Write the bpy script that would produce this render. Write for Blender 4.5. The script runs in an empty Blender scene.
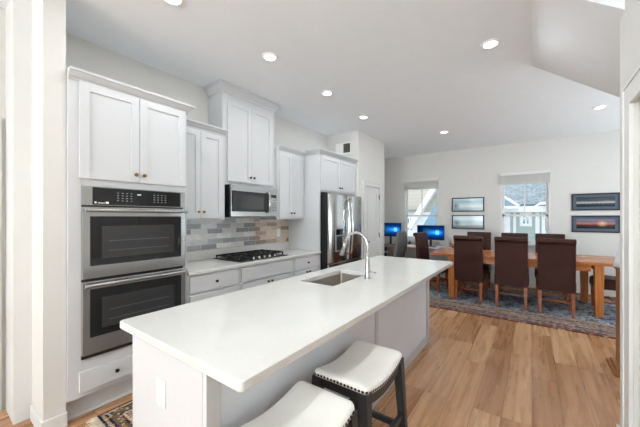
import bpy, math, random
from mathutils import Vector, Matrix
random.seed(7)
PI = math.pi
SC = bpy.context.scene
COL = SC.collection

# ---------------------------------------------------------------- camera
CAM_H = 1.42
F_PX = 293.0
YAW = math.radians(35.886)
cam_d = bpy.data.cameras.new('camera')
cam = bpy.data.objects.new('camera', cam_d)
COL.objects.link(cam)
cam.location = (0, 0, CAM_H)
cam.rotation_euler = (PI / 2, 0, YAW)
cam_d.sensor_width = 36.0
cam_d.sensor_fit = 'HORIZONTAL'
cam_d.lens = F_PX / 640 * 36.0
cam_d.shift_y = 3.5 / 640
cam_d.clip_start = 0.02
SC.camera = cam

# ---------------------------------------------------------------- world, light, exposure
SC.view_settings.view_transform = 'Standard'
SC.view_settings.look = 'None'
SC.view_settings.exposure = 0.68
SC.view_settings.gamma = 1.0
SC.view_settings.use_curve_mapping = False
try:
    SC.cycles.max_bounces = 10
    SC.cycles.diffuse_bounces = 6
    SC.cycles.use_denoising = True
    SC.cycles.sample_clamp_indirect = 6.0
    SC.cycles.sample_clamp_direct = 4.0
except Exception:
    pass
CEIL = 2.96
world = bpy.data.worlds.new('world')
SC.world = world
world.use_nodes = True
wn = world.node_tree
wn.nodes.clear()
w_out = wn.nodes.new('ShaderNodeOutputWorld')
w_bg = wn.nodes.new('ShaderNodeBackground')
w_tc = wn.nodes.new('ShaderNodeTexCoord')
w_sep = wn.nodes.new('ShaderNodeSeparateXYZ')
w_ramp = wn.nodes.new('ShaderNodeValToRGB')
w_ramp.color_ramp.elements[0].position = 0.0
w_ramp.color_ramp.elements[0].color = (0.92, 0.95, 1.0, 1)
w_ramp.color_ramp.elements[1].position = 0.8
w_ramp.color_ramp.elements[1].color = (0.82, 0.90, 1.0, 1)
wn.links.new(w_tc.outputs['Generated'], w_sep.inputs[0])
wn.links.new(w_sep.outputs['Z'], w_ramp.inputs[0])
wn.links.new(w_ramp.outputs[0], w_bg.inputs['Color'])
wn.links.new(w_bg.outputs[0], w_out.inputs[0])
w_bg.inputs['Strength'].default_value = 1.25


def area_light(name, loc, rot, sx, sy, power, color=(1, 1, 1), spread=PI, shape='RECTANGLE'):
    d = bpy.data.lights.new(name, 'AREA')
    d.shape = shape
    d.size = sx
    if shape in ('RECTANGLE', 'ELLIPSE'):
        d.size_y = sy
    d.energy = power
    d.color = color
    d.spread = spread
    o = bpy.data.objects.new(name, d)
    o.location = loc
    o.rotation_euler = rot
    COL.objects.link(o)
    return o


# added unseen fill lights tilted up at the ceiling (behind the camera, dining side)
area_light('fill_uplight_rear', (-1.25, -5.85, 1.45), (PI / 2 + 1.3, 0, 0), 3.1, 2.3, 470, (0.82, 0.93, 1.0))
area_light('fill_uplight_side', (3.32, 5.0, 1.4), (PI / 2 + 0.85, 0, PI / 2), 3.2, 2.0, 95, (0.82, 0.93, 1.0))
CAN_POWER = 3.8
CAN_COLOR = (0.93, 0.98, 1.0)


# ---------------------------------------------------------------- materials
def lin(h):
    h = h.lstrip('#')
    v = [int(h[i:i + 2], 16) / 255 for i in (0, 2, 4)]
    return tuple((c / 12.92 if c <= 0.04045 else ((c + 0.055) / 1.055) ** 2.4) for c in v) + (1,)


class NT:
    def __init__(self, name):
        self.m = bpy.data.materials.new(name)
        self.m.use_nodes = True
        self.t = self.m.node_tree
        self.t.nodes.clear()
        self.out = self.n('ShaderNodeOutputMaterial')

    def n(self, kind, **kw):
        nd = self.t.nodes.new(kind)
        for k, v in kw.items():
            setattr(nd, k, v)
        return nd

    def l(self, a, b):
        self.t.links.new(a, b)

    def val(self, node, **kw):
        for k, v in kw.items():
            node.inputs[k.replace('_', ' ')].default_value = v
        return node

    def math(self, op, a, b=None, c=None):
        nd = self.n('ShaderNodeMath', operation=op)
        for i, x in enumerate((a, b, c)):
            if x is None:
                continue
            if isinstance(x, (int, float)):
                nd.inputs[i].default_value = x
            else:
                self.l(x, nd.inputs[i])
        return nd.outputs[0]

    def ramp(self, fac, stops, interp='LINEAR'):
        nd = self.n('ShaderNodeValToRGB')
        cr = nd.color_ramp
        cr.interpolation = interp
        while len(cr.elements) < len(stops):
            cr.elements.new(0.5)
        for e, (p, c) in zip(cr.elements, stops):
            e.position = p
            e.color = lin(c) if isinstance(c, str) else c
        self.l(fac, nd.inputs[0])
        return nd.outputs[0]

    def mix(self, fac, a, b, blend='MIX'):
        nd = self.n('ShaderNodeMix', data_type='RGBA', blend_type=blend)
        for s, x in ((0, fac), (6, a), (7, b)):
            if isinstance(x, (int, float)):
                nd.inputs[s].default_value = x
            elif isinstance(x, tuple):
                nd.inputs[s].default_value = x
            else:
                self.l(x, nd.inputs[s])
        return nd.outputs[2]

    def coords(self, kind='Object', scale=(1, 1, 1), swizzle=None):
        tc = self.n('ShaderNodeTexCoord')
        o = tc.outputs[kind]
        if swizzle:
            sp = self.n('ShaderNodeSeparateXYZ')
            self.l(o, sp.inputs[0])
            cb = self.n('ShaderNodeCombineXYZ')
            for i, ax in enumerate(swizzle):
                if ax in 'XYZ':
                    self.l(sp.outputs[ax], cb.inputs[i])
            o = cb.outputs[0]
        mp = self.n('ShaderNodeMapping')
        mp.inputs['Scale'].default_value = scale
        self.l(o, mp.inputs['Vector'])
        return mp.outputs[0]

    def noise(self, vec, scale=5, detail=3, rough=0.5):
        nd = self.n('ShaderNodeTexNoise')
        nd.inputs['Scale'].default_value = scale
        nd.inputs['Detail'].default_value = detail
        nd.inputs['Roughness'].default_value = rough
        self.l(vec, nd.inputs['Vector'])
        return nd.outputs['Fac']

    def pbr(self, color, rough=0.5, metal=0.0, spec=0.5, bump=None, bump_s=0.1, coat=0.0, **kw):
        b = self.n('ShaderNodeBsdfPrincipled')
        for key, x in (('Base Color', color), ('Roughness', rough), ('Metallic', metal), ('Specular IOR Level', spec)):
            if isinstance(x, (int, float, tuple)):
                b.inputs[key].default_value = x
            else:
                self.l(x, b.inputs[key])
        b.inputs['Coat Weight'].default_value = coat
        if bump is not None:
            bn = self.n('ShaderNodeBump')
            bn.inputs['Strength'].default_value = bump_s
            bn.inputs['Distance'].default_value = 0.01
            self.l(bump, bn.inputs['Height'])
            self.l(bn.outputs[0], b.inputs['Normal'])
        self.l(b.outputs[0], self.out.inputs[0])
        return b


def plain(name, col, rough=0.5, metal=0.0, spec=0.5, var=0.04, scale=6.0, bump_s=0.03, bscale=60):
    t = NT(name)
    v = t.coords()
    n1 = t.noise(v, scale, 2)
    c = lin(col)
    lo = tuple(x * (1 - var) for x in c[:3]) + (1,)
    hi = tuple(min(1, x * (1 + var)) for x in c[:3]) + (1,)
    cc = t.ramp(n1, [(0.3, lo), (0.7, hi)])
    n2 = t.noise(v, bscale, 2)
    t.pbr(cc, rough, metal, spec, bump=n2, bump_s=bump_s)
    return t.m


M = {}
M['wall'] = plain('wall_paint', '#D9D7D3', 0.75, spec=0.2, var=0.01)
M['ceil'] = plain('ceiling_paint', '#EFF2F5', 0.85, spec=0.1, var=0.01)
M['trim'] = plain('white_trim_paint', '#DEDEDC', 0.4, spec=0.4, var=0.01)
M['cab'] = plain('cabinet_white_lacquer', '#CCCDCF', 0.42, spec=0.4, var=0.008)
M['markgrey'] = plain('panel_print_grey', '#B4B6B8', 0.5)
M['rack'] = plain('dim_rack_metal', '#55565A', 0.4)
M['islandpaint'] = plain('island_panel_paint', '#E2E7EF', 0.45, spec=0.4, var=0.008)
M['knob'] = plain('dark_bronze', '#3A2A1C', 0.3, metal=0.9)
M['brass'] = plain('aged_brass', '#9A7440', 0.28, metal=1.0)
M['black'] = plain('black_enamel', '#0E0E0F', 0.3, spec=0.5)
M['iron'] = plain('cast_iron', '#151515', 0.55, spec=0.4, bump_s=0.1)
M['blackplastic'] = plain('black_plastic', '#161719', 0.35)
M['greyplastic'] = plain('grey_plastic', '#8A8C8D', 0.45)
M['whiteplastic'] = plain('white_plastic', '#F0F0EF', 0.35)
M['chrome'] = plain('polished_chrome', '#D9D9D8', 0.1, metal=1.0, bump_s=0)
M['nickel'] = plain('brushed_nickel', '#C8C6C2', 0.22, metal=1.0, bump_s=0)
M['hinge'] = plain('hinge_metal', '#8B8A87', 0.35, metal=1.0)
M['toe'] = plain('toe_kick_paint', '#C9CBCD', 0.5)
M['gap'] = plain('dark_recess', '#3A3026', 0.8)
M['paper'] = plain('paper_white', '#EFEFED', 0.7)
M['stoolwood'] = plain('charcoal_painted_wood', '#2B3134', 0.38, spec=0.5, var=0.08)
M['nail'] = plain('dark_nailhead', '#2A2725', 0.3, metal=0.8)
M['seatcream'] = plain('cream_faux_leather', '#F0EEE8', 0.5, spec=0.35, var=0.02, scale=9, bump_s=0.08, bscale=220)
M['meshgrey'] = plain('grey_mesh_fabric', '#6C6D6B', 0.7, var=0.08, scale=40, bump_s=0.2, bscale=200)
M['desk'] = plain('white_desk_laminate', '#D8D4D0', 0.4)
M['cloth'] = plain('white_cloth', '#E6EAF2', 0.85, spec=0.15, bump_s=0.15, bscale=60)
M['fringe'] = plain('cream_fringe', '#DCCFB6', 0.9, spec=0.1, var=0.12, scale=40, bump_s=0.4)
M['shade'] = plain('shade_fabric', '#D2D0CC', 0.8, var=0.03)
M['siding_cream'] = plain('siding_cream', '#D6D0C4', 0.8)
M['siding_grey'] = plain('siding_grey', '#AFB9B8', 0.8)
M['siding_blue'] = plain('siding_blue', '#6F93B4', 0.8)
M['ext_white'] = plain('exterior_white', '#F7F8FA', 0.6)
M['concrete'] = plain('concrete', '#A9A8A4', 0.9, var=0.1)


def mk_quartz():
    t = NT('white_quartz')
    v = t.coords()
    n = t.noise(v, 3.0, 5, 0.6)
    c = t.ramp(n, [(0.3, '#D3D2CD'), (0.7, '#DBDAD6')])
    sp = t.noise(v, 90, 2)
    c2 = t.mix(0.05, c, t.ramp(sp, [(0.4, '#CFCBC2'), (0.6, '#FFFFFF')]))
    t.pbr(c2, 0.12, spec=0.5)
    return t.m


M['quartz'] = mk_quartz()


def mk_steel(name, base='#B9B9B8', rough=0.22, sw='XYZ', sc=(1, 1, 60)):
    t = NT(name)
    v = t.coords(scale=sc)
    n = t.noise(v, 6, 3)
    c = lin(base)
    r = t.math('ADD', t.math('MULTIPLY', n, 0.12), rough - 0.06)
    cc = t.ramp(n, [(0.3, tuple(x * 0.93 for x in c[:3]) + (1,)), (0.7, c)])
    t.pbr(cc, r, 1.0, 0.5)
    return t.m


M['steel'] = mk_steel('brushed_stainless')
M['steel_fridge'] = mk_steel('fridge_stainless', '#B4B3B1', 0.17, sc=(60, 60, 1))
M['sinksteel'] = mk_steel('sink_stainless', '#C9C4BC', 0.35)


def mk_glass_black(name='black_oven_glass', col='#0B0C0D', spec=0.6):
    t = NT(name)
    v = t.coords()
    n = t.noise(v, 2, 2)
    t.pbr(t.ramp(n, [(0.3, col), (0.7, col)]), 0.06, 0.0, spec)
    return t.m


M['ovenglass'] = mk_glass_black('black_oven_glass', '#1B1C1D', 0.5)
M['ovenwin'] = mk_glass_black('oven_inner_window', '#303132', 0.8)
M['display'] = mk_glass_black('display_glass', '#101820', 0.5)


def mk_pane():
    t = NT('window_glass')
    tr = t.n('ShaderNodeBsdfTransparent')
    tr.inputs[0].default_value = (0.95, 0.98, 0.98, 1)
    gl = t.n('ShaderNodeBsdfGlossy')
    gl.inputs['Roughness'].default_value = 0.02
    fr = t.n('ShaderNodeFresnel')
    fr.inputs[0].default_value = 1.45
    mx = t.n('ShaderNodeMixShader')
    t.l(t.math('MULTIPLY', fr.outputs[0], 0.08), mx.inputs[0])
    t.l(tr.outputs[0], mx.inputs[1])
    t.l(gl.outputs[0], mx.inputs[2])
    t.l(mx.outputs[0], t.out.inputs[0])
    return t.m


M['pane'] = mk_pane()


def mk_floor():
    t = NT('oak_plank_floor')
    v = t.coords('Object', swizzle='YXZ')
    br = t.n('ShaderNodeTexBrick')
    br.offset = 0.37
    br.offset_frequency = 3
    for k, x in (('Scale', 1.0), ('Mortar Size', 0.0016), ('Mortar Smooth', 0.1), ('Bias', 0.0), ('Brick Width', 1.22), ('Row Height', 0.178)):
        br.inputs[k].default_value = x
    br.inputs['Color1'].default_value = (0, 0, 0, 1)
    br.inputs['Color2'].default_value = (1, 1, 1, 1)
    br.inputs['Mortar'].default_value = (0.5, 0.5, 0.5, 1)
    t.l(v, br.inputs['Vector'])
    # grain stretched along each plank, shifted by the plank's own random value
    sh = t.n('ShaderNodeVectorMath', operation='ADD')
    cb = t.n('ShaderNodeCombineXYZ')
    t.l(t.math('MULTIPLY', br.outputs['Color'], 37.0), cb.inputs[2])
    t.l(v, sh.inputs[0])
    t.l(cb.outputs[0], sh.inputs[1])
    mp = t.n('ShaderNodeMapping')
    mp.inputs['Scale'].default_value = (0.8, 9, 1)
    t.l(sh.outputs[0], mp.inputs[0])
    g1 = t.noise(mp.outputs[0], 1.8, 5, 0.55)
    mp2 = t.n('ShaderNodeMapping')
    mp2.inputs['Scale'].default_value = (0.5, 3.2, 1)
    t.l(sh.outputs[0], mp2.inputs[0])
    wv = t.n('ShaderNodeTexWave', bands_direction='Y')
    wv.inputs['Scale'].default_value = 1.6
    wv.inputs['Distortion'].default_value = 7
    wv.inputs['Detail'].default_value = 3
    wv.inputs['Detail Scale'].default_value = 0.9
    t.l(mp2.outputs[0], wv.inputs['Vector'])
    base = t.ramp(br.outputs['Color'], [(0.0, '#94613E'), (0.3, '#B5835A'), (0.6, '#DCB086'), (0.8, '#C69368'), (1.0, '#A06C47')])
    grain = t.ramp(g1, [(0.3, '#85593C'), (0.55, '#C2956F'), (0.8, '#E0BC96')])
    c = t.mix(0.38, base, grain)
    wr = t.ramp(wv.outputs['Fac'], [(0.0, (0.78, 0.76, 0.74, 1)), (0.4, (1, 1, 1, 1))])
    c = t.mix(0.8, c, wr, 'MULTIPLY')
    big = t.noise(v, 1.2, 2)
    c = t.mix(0.12, c, t.ramp(big, [(0.3, '#9C7352'), (0.7, '#D6AC84')]), 'MIX')
    c = t.mix(br.outputs['Fac'], c, lin('#4A2F1D'))
    rough = t.math('ADD', t.math('MULTIPLY', g1, 0.2), 0.18)
    t.pbr(c, rough, 0, 0.5, bump=g1, bump_s=0.06)
    return t.m


M['floor'] = mk_floor()


def mk_wood(name, dark, midc, light, axis_scale=(1, 1, 14), rough=0.3, scale=3.0):
    t = NT(name)
    v = t.coords(scale=axis_scale)
    n = t.noise(v, scale, 6, 0.6)
    c = t.ramp(n, [(0.25, dark), (0.5, midc), (0.78, light)])
    t.pbr(c, rough, 0, 0.5, bump=n, bump_s=0.04)
    return t.m


M['tablewood'] = mk_wood('honey_table_wood', '#8F4F24', '#B8703A', '#CF8A4E', (1, 12, 12), 0.24)
M['tableleg'] = mk_wood('honey_table_leg_wood', '#99521F', '#BD7134', '#D18B49', (12, 12, 1), 0.35)
M['chairleg'] = mk_wood('chair_leg_wood', '#6E3518', '#964E26', '#A9622F', (12, 12, 1), 0.35)
M['postwood'] = mk_wood('oak_post_wood', '#7A4D2C', '#94633A', '#A9764A', (12, 12, 1), 0.4)
M['deskwood'] = mk_wood('desk_edge_wood', '#8A5A40', '#A8735A', '#B98A6E', (1, 12, 12), 0.35)


def mk_leather():
    t = NT('dark_brown_leather')
    v = t.coords()
    n = t.noise(v, 4, 3)
    c = t.ramp(n, [(0.3, '#331710'), (0.7, '#40211A')])
    vo = t.n('ShaderNodeTexVoronoi')
    vo.inputs['Scale'].default_value = 160
    t.l(v, vo.inputs['Vector'])
    hgt = t.math('ADD', t.math('MULTIPLY', vo.outputs['Distance'], 0.3), t.math('MULTIPLY', n, 1.5))
    t.pbr(c, 0.42, 0, 0.25, bump=hgt, bump_s=0.25)
    return t.m


M['leather'] = mk_leather()


def mk_tile():
    t = NT('marble_subway_tile')
    v = t.coords('Object', swizzle='YZX')
    br = t.n('ShaderNodeTexBrick')
    br.offset = 0.4
    br.offset_frequency = 2
    for k, x in (('Scale', 1.0), ('Mortar Size', 0.0022), ('Mortar Smooth', 0.1), ('Bias', 0.0), ('Brick Width', 0.21), ('Row Height', 0.062)):
        br.inputs[k].default_value = x
    br.inputs['Color1'].default_value = (0, 0, 0, 1)
    br.inputs['Color2'].default_value = (1, 1, 1, 1)
    br.inputs['Mortar'].default_value = (0.5, 0.5, 0.5, 1)
    t.l(v, br.inputs['Vector'])
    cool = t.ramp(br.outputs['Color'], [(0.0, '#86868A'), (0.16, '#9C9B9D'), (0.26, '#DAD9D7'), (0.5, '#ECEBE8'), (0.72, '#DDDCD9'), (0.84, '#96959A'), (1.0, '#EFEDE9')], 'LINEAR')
    warm_lit_tint = t.ramp(br.outputs['Color'], [(0.0, '#98877C'), (0.18, '#A39183'), (0.3, '#D9C5B3'), (0.6, '#E0CDBB'), (0.82, '#A8958A'), (1.0, '#DDC8B5')])
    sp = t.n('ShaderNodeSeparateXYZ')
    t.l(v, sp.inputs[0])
    c = t.mix(t.ramp(sp.outputs[0], [(0.298, (0, 0, 0, 1)), (0.302, (1, 1, 1, 1))]), cool, warm_lit_tint)  # warm cast of mixed lighting painted into the tile colour past this edge
    mp = t.n('ShaderNodeMapping')
    mp.inputs['Rotation'].default_value = (0, 0, 0.6)
    mp.inputs['Scale'].default_value = (5, 22, 1)
    t.l(v, mp.inputs[0])
    veins = t.noise(mp.outputs[0], 2.2, 5, 0.7)
    c = t.mix(0.55, c, t.ramp(veins, [(0.3, '#9A999A'), (0.48, '#ECEAE6'), (0.75, '#FFFFFF')]), 'MULTIPLY')
    c = t.mix(br.outputs['Fac'], c, lin('#D6D4D0'))
    t.pbr(c, 0.25, 0, 0.5, bump=br.outputs['Fac'], bump_s=-0.15)
    return t.m


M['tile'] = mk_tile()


def mk_rug(name, hx, hy, bands, field, motif, sc=16, fieldpal=None, msc=0.55):
    """hand-knotted rug: bands by distance from the edge, knots as cells"""
    t = NT(name)
    tc = t.n('ShaderNodeTexCoord')
    sp = t.n('ShaderNodeSeparateXYZ')
    t.l(tc.outputs['Object'], sp.inputs[0])
    dx = t.math('SUBTRACT', hx, t.math('ABSOLUTE', sp.outputs[0]))
    dy = t.math('SUBTRACT', hy, t.math('ABSOLUTE', sp.outputs[1]))
    d = t.math('MINIMUM', dx, dy)
    base = t.ramp(d, bands, 'CONSTANT')
    vo = t.n('ShaderNodeTexVoronoi', feature='F1', distance='CHEBYCHEV')
    vo.inputs['Scale'].default_value = sc
    vo.inputs['Randomness'].default_value = 0.75
    t.l(tc.outputs['Object'], vo.inputs['Vector'])
    hs = t.n('ShaderNodeSeparateColor')
    t.l(vo.outputs['Color'], hs.inputs[0])
    pal = t.ramp(hs.outputs[0], motif, 'CONSTANT')
    inner = t.ramp(vo.outputs['Distance'], [(0.0, (1, 1, 1, 1)), (0.36, (1, 1, 1, 1)), (0.4, (0, 0, 0, 1))], 'CONSTANT')
    c = t.mix(t.math('MULTIPLY', inner, msc), base, pal)
    # flowing field
    fn = t.noise(tc.outputs['Object'], 3.2, 6, 0.7)
    fcol = t.ramp(fn, fieldpal or field, 'CONSTANT')
    fcol = t.mix(t.math('MULTIPLY', inner, 0.5), fcol, pal)
    edge = bands[-1][0]
    isf = t.math('GREATER_THAN', d, edge)
    c = t.mix(isf, c, fcol)
    fine = t.noise(tc.outputs['Object'], 120, 3, 0.7)
    c = t.mix(0.45, c, t.ramp(fine, [(0.3, '#5A5048'), (0.7, '#FFFFFF')]), 'MULTIPLY')
    t.pbr(c, 0.95, 0, 0.1, bump=fine, bump_s=0.4)
    return t.m


# ---------------------------------------------------------------- mesh helpers
class MB:
    def __init__(self):
        self.v = []
        self.f = []
        self.sm = []

    def add(self, vs, fs, smooth=False):
        b = len(self.v)
        self.v += [tuple(p) for p in vs]
        self.f += [tuple(i + b for i in f) for f in fs]
        self.sm += [smooth] * len(fs)
        return self

    def box(self, x0, x1, y0, y1, z0, z1):
        if x0 > x1: x0, x1 = x1, x0
        if y0 > y1: y0, y1 = y1, y0
        if z0 > z1: z0, z1 = z1, z0
        vs = [(x0, y0, z0), (x1, y0, z0), (x1, y1, z0), (x0, y1, z0), (x0, y0, z1), (x1, y0, z1), (x1, y1, z1), (x0, y1, z1)]
        return self.add(vs, [(0, 3, 2, 1), (4, 5, 6, 7), (0, 1, 5, 4), (1, 2, 6, 5), (2, 3, 7, 6), (3, 0, 4, 7)])

    def bar(self, p0, p1, w, d, w2=None, d2=None, up=(0, 0, 1)):
        """rectangular bar from p0 to p1; w across, d the other way; may taper"""
        p0, p1 = Vector(p0), Vector(p1)
        ax = (p1 - p0).normalized()
        u = Vector(up)
        if abs(ax.dot(u)) > 0.95:
            u = Vector((0, 1, 0))
        s = ax.cross(u).normalized()
        t = s.cross(ax).normalized()
        w2 = w if w2 is None else w2
        d2 = d if d2 is None else d2
        vs = []
        for p, a, b in ((p0, w, d), (p1, w2, d2)):
            for i, j in ((-1, -1), (1, -1), (1, 1), (-1, 1)):
                vs.append(p + s * (a / 2 * i) + t * (b / 2 * j))
        return self.add(vs, [(0, 1, 2, 3), (7, 6, 5, 4), (0, 4, 5, 1), (1, 5, 6, 2), (2, 6, 7, 3), (3, 7, 4, 0)])

    def cyl(self, p0, p1, r, r2=None, n=16, smooth=True):
        p0, p1 = Vector(p0), Vector(p1)
        r2 = r if r2 is None else r2
        ax = (p1 - p0).normalized()
        u = Vector((0, 0, 1)) if abs(ax.z) < 0.9 else Vector((1, 0, 0))
        s = ax.cross(u).normalized()
        t = s.cross(ax)
        vs = []
        for p, q in ((p0, r), (p1, r2)):
            for i in range(n):
                a = 2 * PI * i / n
                vs.append(p + s * (q * math.cos(a)) + t * (q * math.sin(a)))
        self.add(vs, [(i, (i + 1) % n, n + (i + 1) % n, n + i) for i in range(n)], smooth)
        self.add(vs[:n], [tuple(range(n))[::-1]])
        self.add(vs[n:], [tuple(range(n))])
        return self

    def lathe(self, c, prof, n=24, smooth=True):
        """prof: (r, z) from bottom up, about a vertical axis at c"""
        cx, cy, cz = c
        vs = []
        for r, z in prof:
            for i in range(n):
                a = 2 * PI * i / n
                vs.append((cx + r * math.cos(a), cy + r * math.sin(a), cz + z))
        fs = []
        for k in range(len(prof) - 1):
            for i in range(n):
                j = (i + 1) % n
                fs.append((k * n + i, k * n + j, (k + 1) * n + j, (k + 1) * n + i))
        self.add(vs, fs, smooth)
        self.add(vs[:n], [tuple(range(n))[::-1]])
        self.add(vs[-n:], [tuple(range(n))])
        return self

    def tube(self, pts, r, n=12):
        pts = [Vector(p) for p in pts]
        rs = r if isinstance(r, (list, tuple)) else [r] * len(pts)
        vs = []
        prev = None
        for k, p in enumerate(pts):
            a = pts[min(k + 1, len(pts) - 1)] - pts[max(k - 1, 0)]
            a.normalize()
            if prev is None:
                u = Vector((0, 0, 1)) if abs(a.z) < 0.9 else Vector((1, 0, 0))
                s = a.cross(u).normalized()
            else:
                s = (prev - a * prev.dot(a)).normalized()
            prev = s
            t = a.cross(s)
            for i in range(n):
                g = 2 * PI * i / n
                vs.append(p + s * (rs[k] * math.cos(g)) + t * (rs[k] * math.sin(g)))
        fs = []
        for k in range(len(pts) - 1):
            for i in range(n):
                j = (i + 1) % n
                fs.append((k * n + i, k * n + j, (k + 1) * n + j, (k + 1) * n + i))
        self.add(vs, fs, True)
        self.add(vs[:n], [tuple(range(n))[::-1]])
        self.add(vs[-n:], [tuple(range(n))])
        return self

    def prism(self, poly, axis, a0, a1, smooth=False):
        """poly: 2-D outline; axis 'x': (y,z) outline; 'y': (x,z); 'z': (x,y)"""
        def P(p, a):
            if axis == 'x': return (a, p[0], p[1])
            if axis == 'y': return (p[0], a, p[1])
            return (p[0], p[1], a)
        n = len(poly)
        vs = [P(p, a0) for p in poly] + [P(p, a1) for p in poly]
        self.add(vs, [(i, (i + 1) % n, n + (i + 1) % n, n + i) for i in range(n)], smooth)
        self.add(vs[:n], [tuple(range(n))[::-1]])
        self.add(vs[n:], [tuple(range(n))])
        return self

    def sweep(self, path, prof, side=1):
        """moulding: path in plan (x, y), prof of (outward offset, z); mitred corners"""
        n = len(path)
        P = [Vector(p) for p in path]
        nor = []
        for i in range(n - 1):
            d = (P[i + 1] - P[i]).normalized()
            nor.append(Vector((d.y, -d.x)) * side)
        rows = []
        for i in range(n):
            if i == 0: m = nor[0]
            elif i == n - 1: m = nor[-1]
            else:
                m = (nor[i - 1] + nor[i]).normalized()
                m = m / max(0.3, m.dot(nor[i]))
            rows.append([(P[i].x + m.x * o, P[i].y + m.y * o, z) for o, z in prof])
        k = len(prof)
        vs = [p for r in rows for p in r]
        fs = []
        for i in range(n - 1):
            for j in range(k):
                jj = (j + 1) % k
                fs.append((i * k + j, (i + 1) * k + j, (i + 1) * k + jj, i * k + jj))
        fs.append(tuple(range(k)))
        fs.append(tuple((n - 1) * k + j for j in range(k))[::-1])
        return self.add(vs, fs)

    def xf(self, mat):
        self.v = [tuple(mat @ Vector(p)) for p in self.v]
        return self

    def build(self, name, mat, parent=None, bevel=0.0, seg=2, origin=None):
        xs = [p[0] for p in self.v]; ys = [p[1] for p in self.v]; zs = [p[2] for p in self.v]
        o = Vector(origin) if origin else Vector(((min(xs) + max(xs)) / 2, (min(ys) + max(ys)) / 2, min(zs)))
        me = bpy.data.meshes.new(name)
        me.from_pydata([(p[0] - o.x, p[1] - o.y, p[2] - o.z) for p in self.v], [], self.f)
        me.polygons.foreach_set('use_smooth', self.sm)
        me.update()
        import bmesh
        bm = bmesh.new()
        bm.from_mesh(me)
        bmesh.ops.remove_doubles(bm, verts=bm.verts, dist=1e-6)
        bmesh.ops.recalc_face_normals(bm, faces=bm.faces)
        bm.to_mesh(me)
        bm.free()
        me.materials.append(mat)
        ob = bpy.data.objects.new(name, me)
        COL.objects.link(ob)
        w = Vector((0, 0, 0))
        q = parent
        while q is not None:
            w += q.location
            q = q.parent
        ob.parent = parent
        ob.location = o - w
        if bevel:
            md = ob.modifiers.new('bevel', 'BEVEL')
            md.width = bevel
            md.segments = seg
            md.limit_method = 'ANGLE'
            md.angle_limit = math.radians(50)
        return ob


def tag(o, label=None, cat=None, group=None, kind=None):
    if label: o['label'] = label
    if cat: o['category'] = cat
    if group: o['group'] = group
    if kind: o['kind'] = kind
    return o


def thing(name, loc, label, cat, group=None, kind=None):
    o = bpy.data.objects.new(name, None)
    o.empty_display_size = 0.1
    o.location = loc
    COL.objects.link(o)
    return tag(o, label, cat, group, kind)


def copy_tree(o, parent=None):
    c = o.copy()
    COL.objects.link(c)
    c.parent = parent
    for ch in [x for x in KIDS.get(o.name, [])] or [x for x in o.children]:
        copy_tree(ch, c)
    return c


KIDS = {}


def struct(name, mb, mat, parent=None, bevel=0.0, label=None, origin=None):
    o = mb.build(name, mat, parent, bevel, origin=origin)
    if parent is None:
        o['kind'] = 'structure'
        if label: o['label'] = label
    return o


# ---------------------------------------------------------------- room shell
WX = -3.16          # kitchen wall
BY = 7.30           # far wall
RX = 3.40           # dining side wall
NY = -6.00          # wall behind the camera
CLX = 0.44          # closet wall beside the camera
struct('floor', MB().box(WX - 0.2, RX + 0.2, NY - 0.2, BY + 0.2, -0.12, 0.0), M['floor'], origin=(0, 0, -0.12))
struct('ceiling', MB().box(WX - 0.2, RX + 0.2, NY - 0.2, BY + 0.2, CEIL, CEIL + 0.15), M['ceil'])

# left wall, with a door near the camera
mb = MB()
D3 = (-0.56, 0.27)
mb.box(WX - 0.14, WX, NY, D3[0], 0, CEIL)
mb.box(WX - 0.14, WX, D3[1], BY, 0, CEIL)
mb.box(WX - 0.14, WX, D3[0], D3[1], 2.04, CEIL)
struct('wall_left', mb, M['wall'])
# far wall with two windows
W1 = (-2.64, -1.79, 0.86, 2.34)
W2 = (-0.55, 0.30, 0.86, 2.34)
mb = MB()
mb.box(WX - 0.14, W1[0], BY, BY + 0.16, 0, CEIL)
mb.box(W1[1], W2[0], BY, BY + 0.16, 0, CEIL)
mb.box(W2[1], RX + 0.14, BY, BY + 0.16, 0, CEIL)
for w in (W1, W2):
    mb.box(w[0], w[1], BY, BY + 0.16, 0, w[2])
    mb.box(w[0], w[1], BY, BY + 0.16, w[3], CEIL)
struct('wall_far', mb, M['wall'])
struct('wall_right', MB().box(RX, RX + 0.14, NY, BY, 0, CEIL), M['wall'])
struct('wall_behind', MB().box(WX - 0.14, RX + 0.14, NY - 0.14, NY, 0, CEIL), M['wall'])
# short return wall by the ovens
struct('wall_return', MB().box(WX, -2.56, 0.485, 0.60, 0, CEIL), M['wall'])
struct('baseboard_return', MB().box(-2.85, -2.545, 0.472, 0.485, 0, 0.10).box(-2.56, -2.545, 0.485, 0.606, 0, 0.10), M['trim'], bevel=0.004)
struct('wall_jamb', MB().box(WX, -2.87, 0.393, 0.485, 0, CEIL), M['trim'])
struct('wall_niche', MB().box(WX, -2.87, NY, -0.70, 0, CEIL), M['wall'])
# pantry box
PY0, PY1, PX = 4.60, 5.72, -2.49
mb = MB()
DP = (4.86, 5.485, 2.0)
mb.box(WX, PX, PY0, PY0 + 0.1, 0, CEIL)
mb.box(PX - 0.1, PX, PY0 + 0.1, DP[0], 0, CEIL)
mb.box(PX - 0.1, PX, DP[1], PY1, 0, CEIL)
mb.box(PX - 0.1, PX, DP[0], DP[1], DP[2], CEIL)
mb.box(WX, PX - 0.1, PY1 - 0.1, PY1, 0, CEIL)
struct('wall_pantry', mb, M['wall'])
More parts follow.
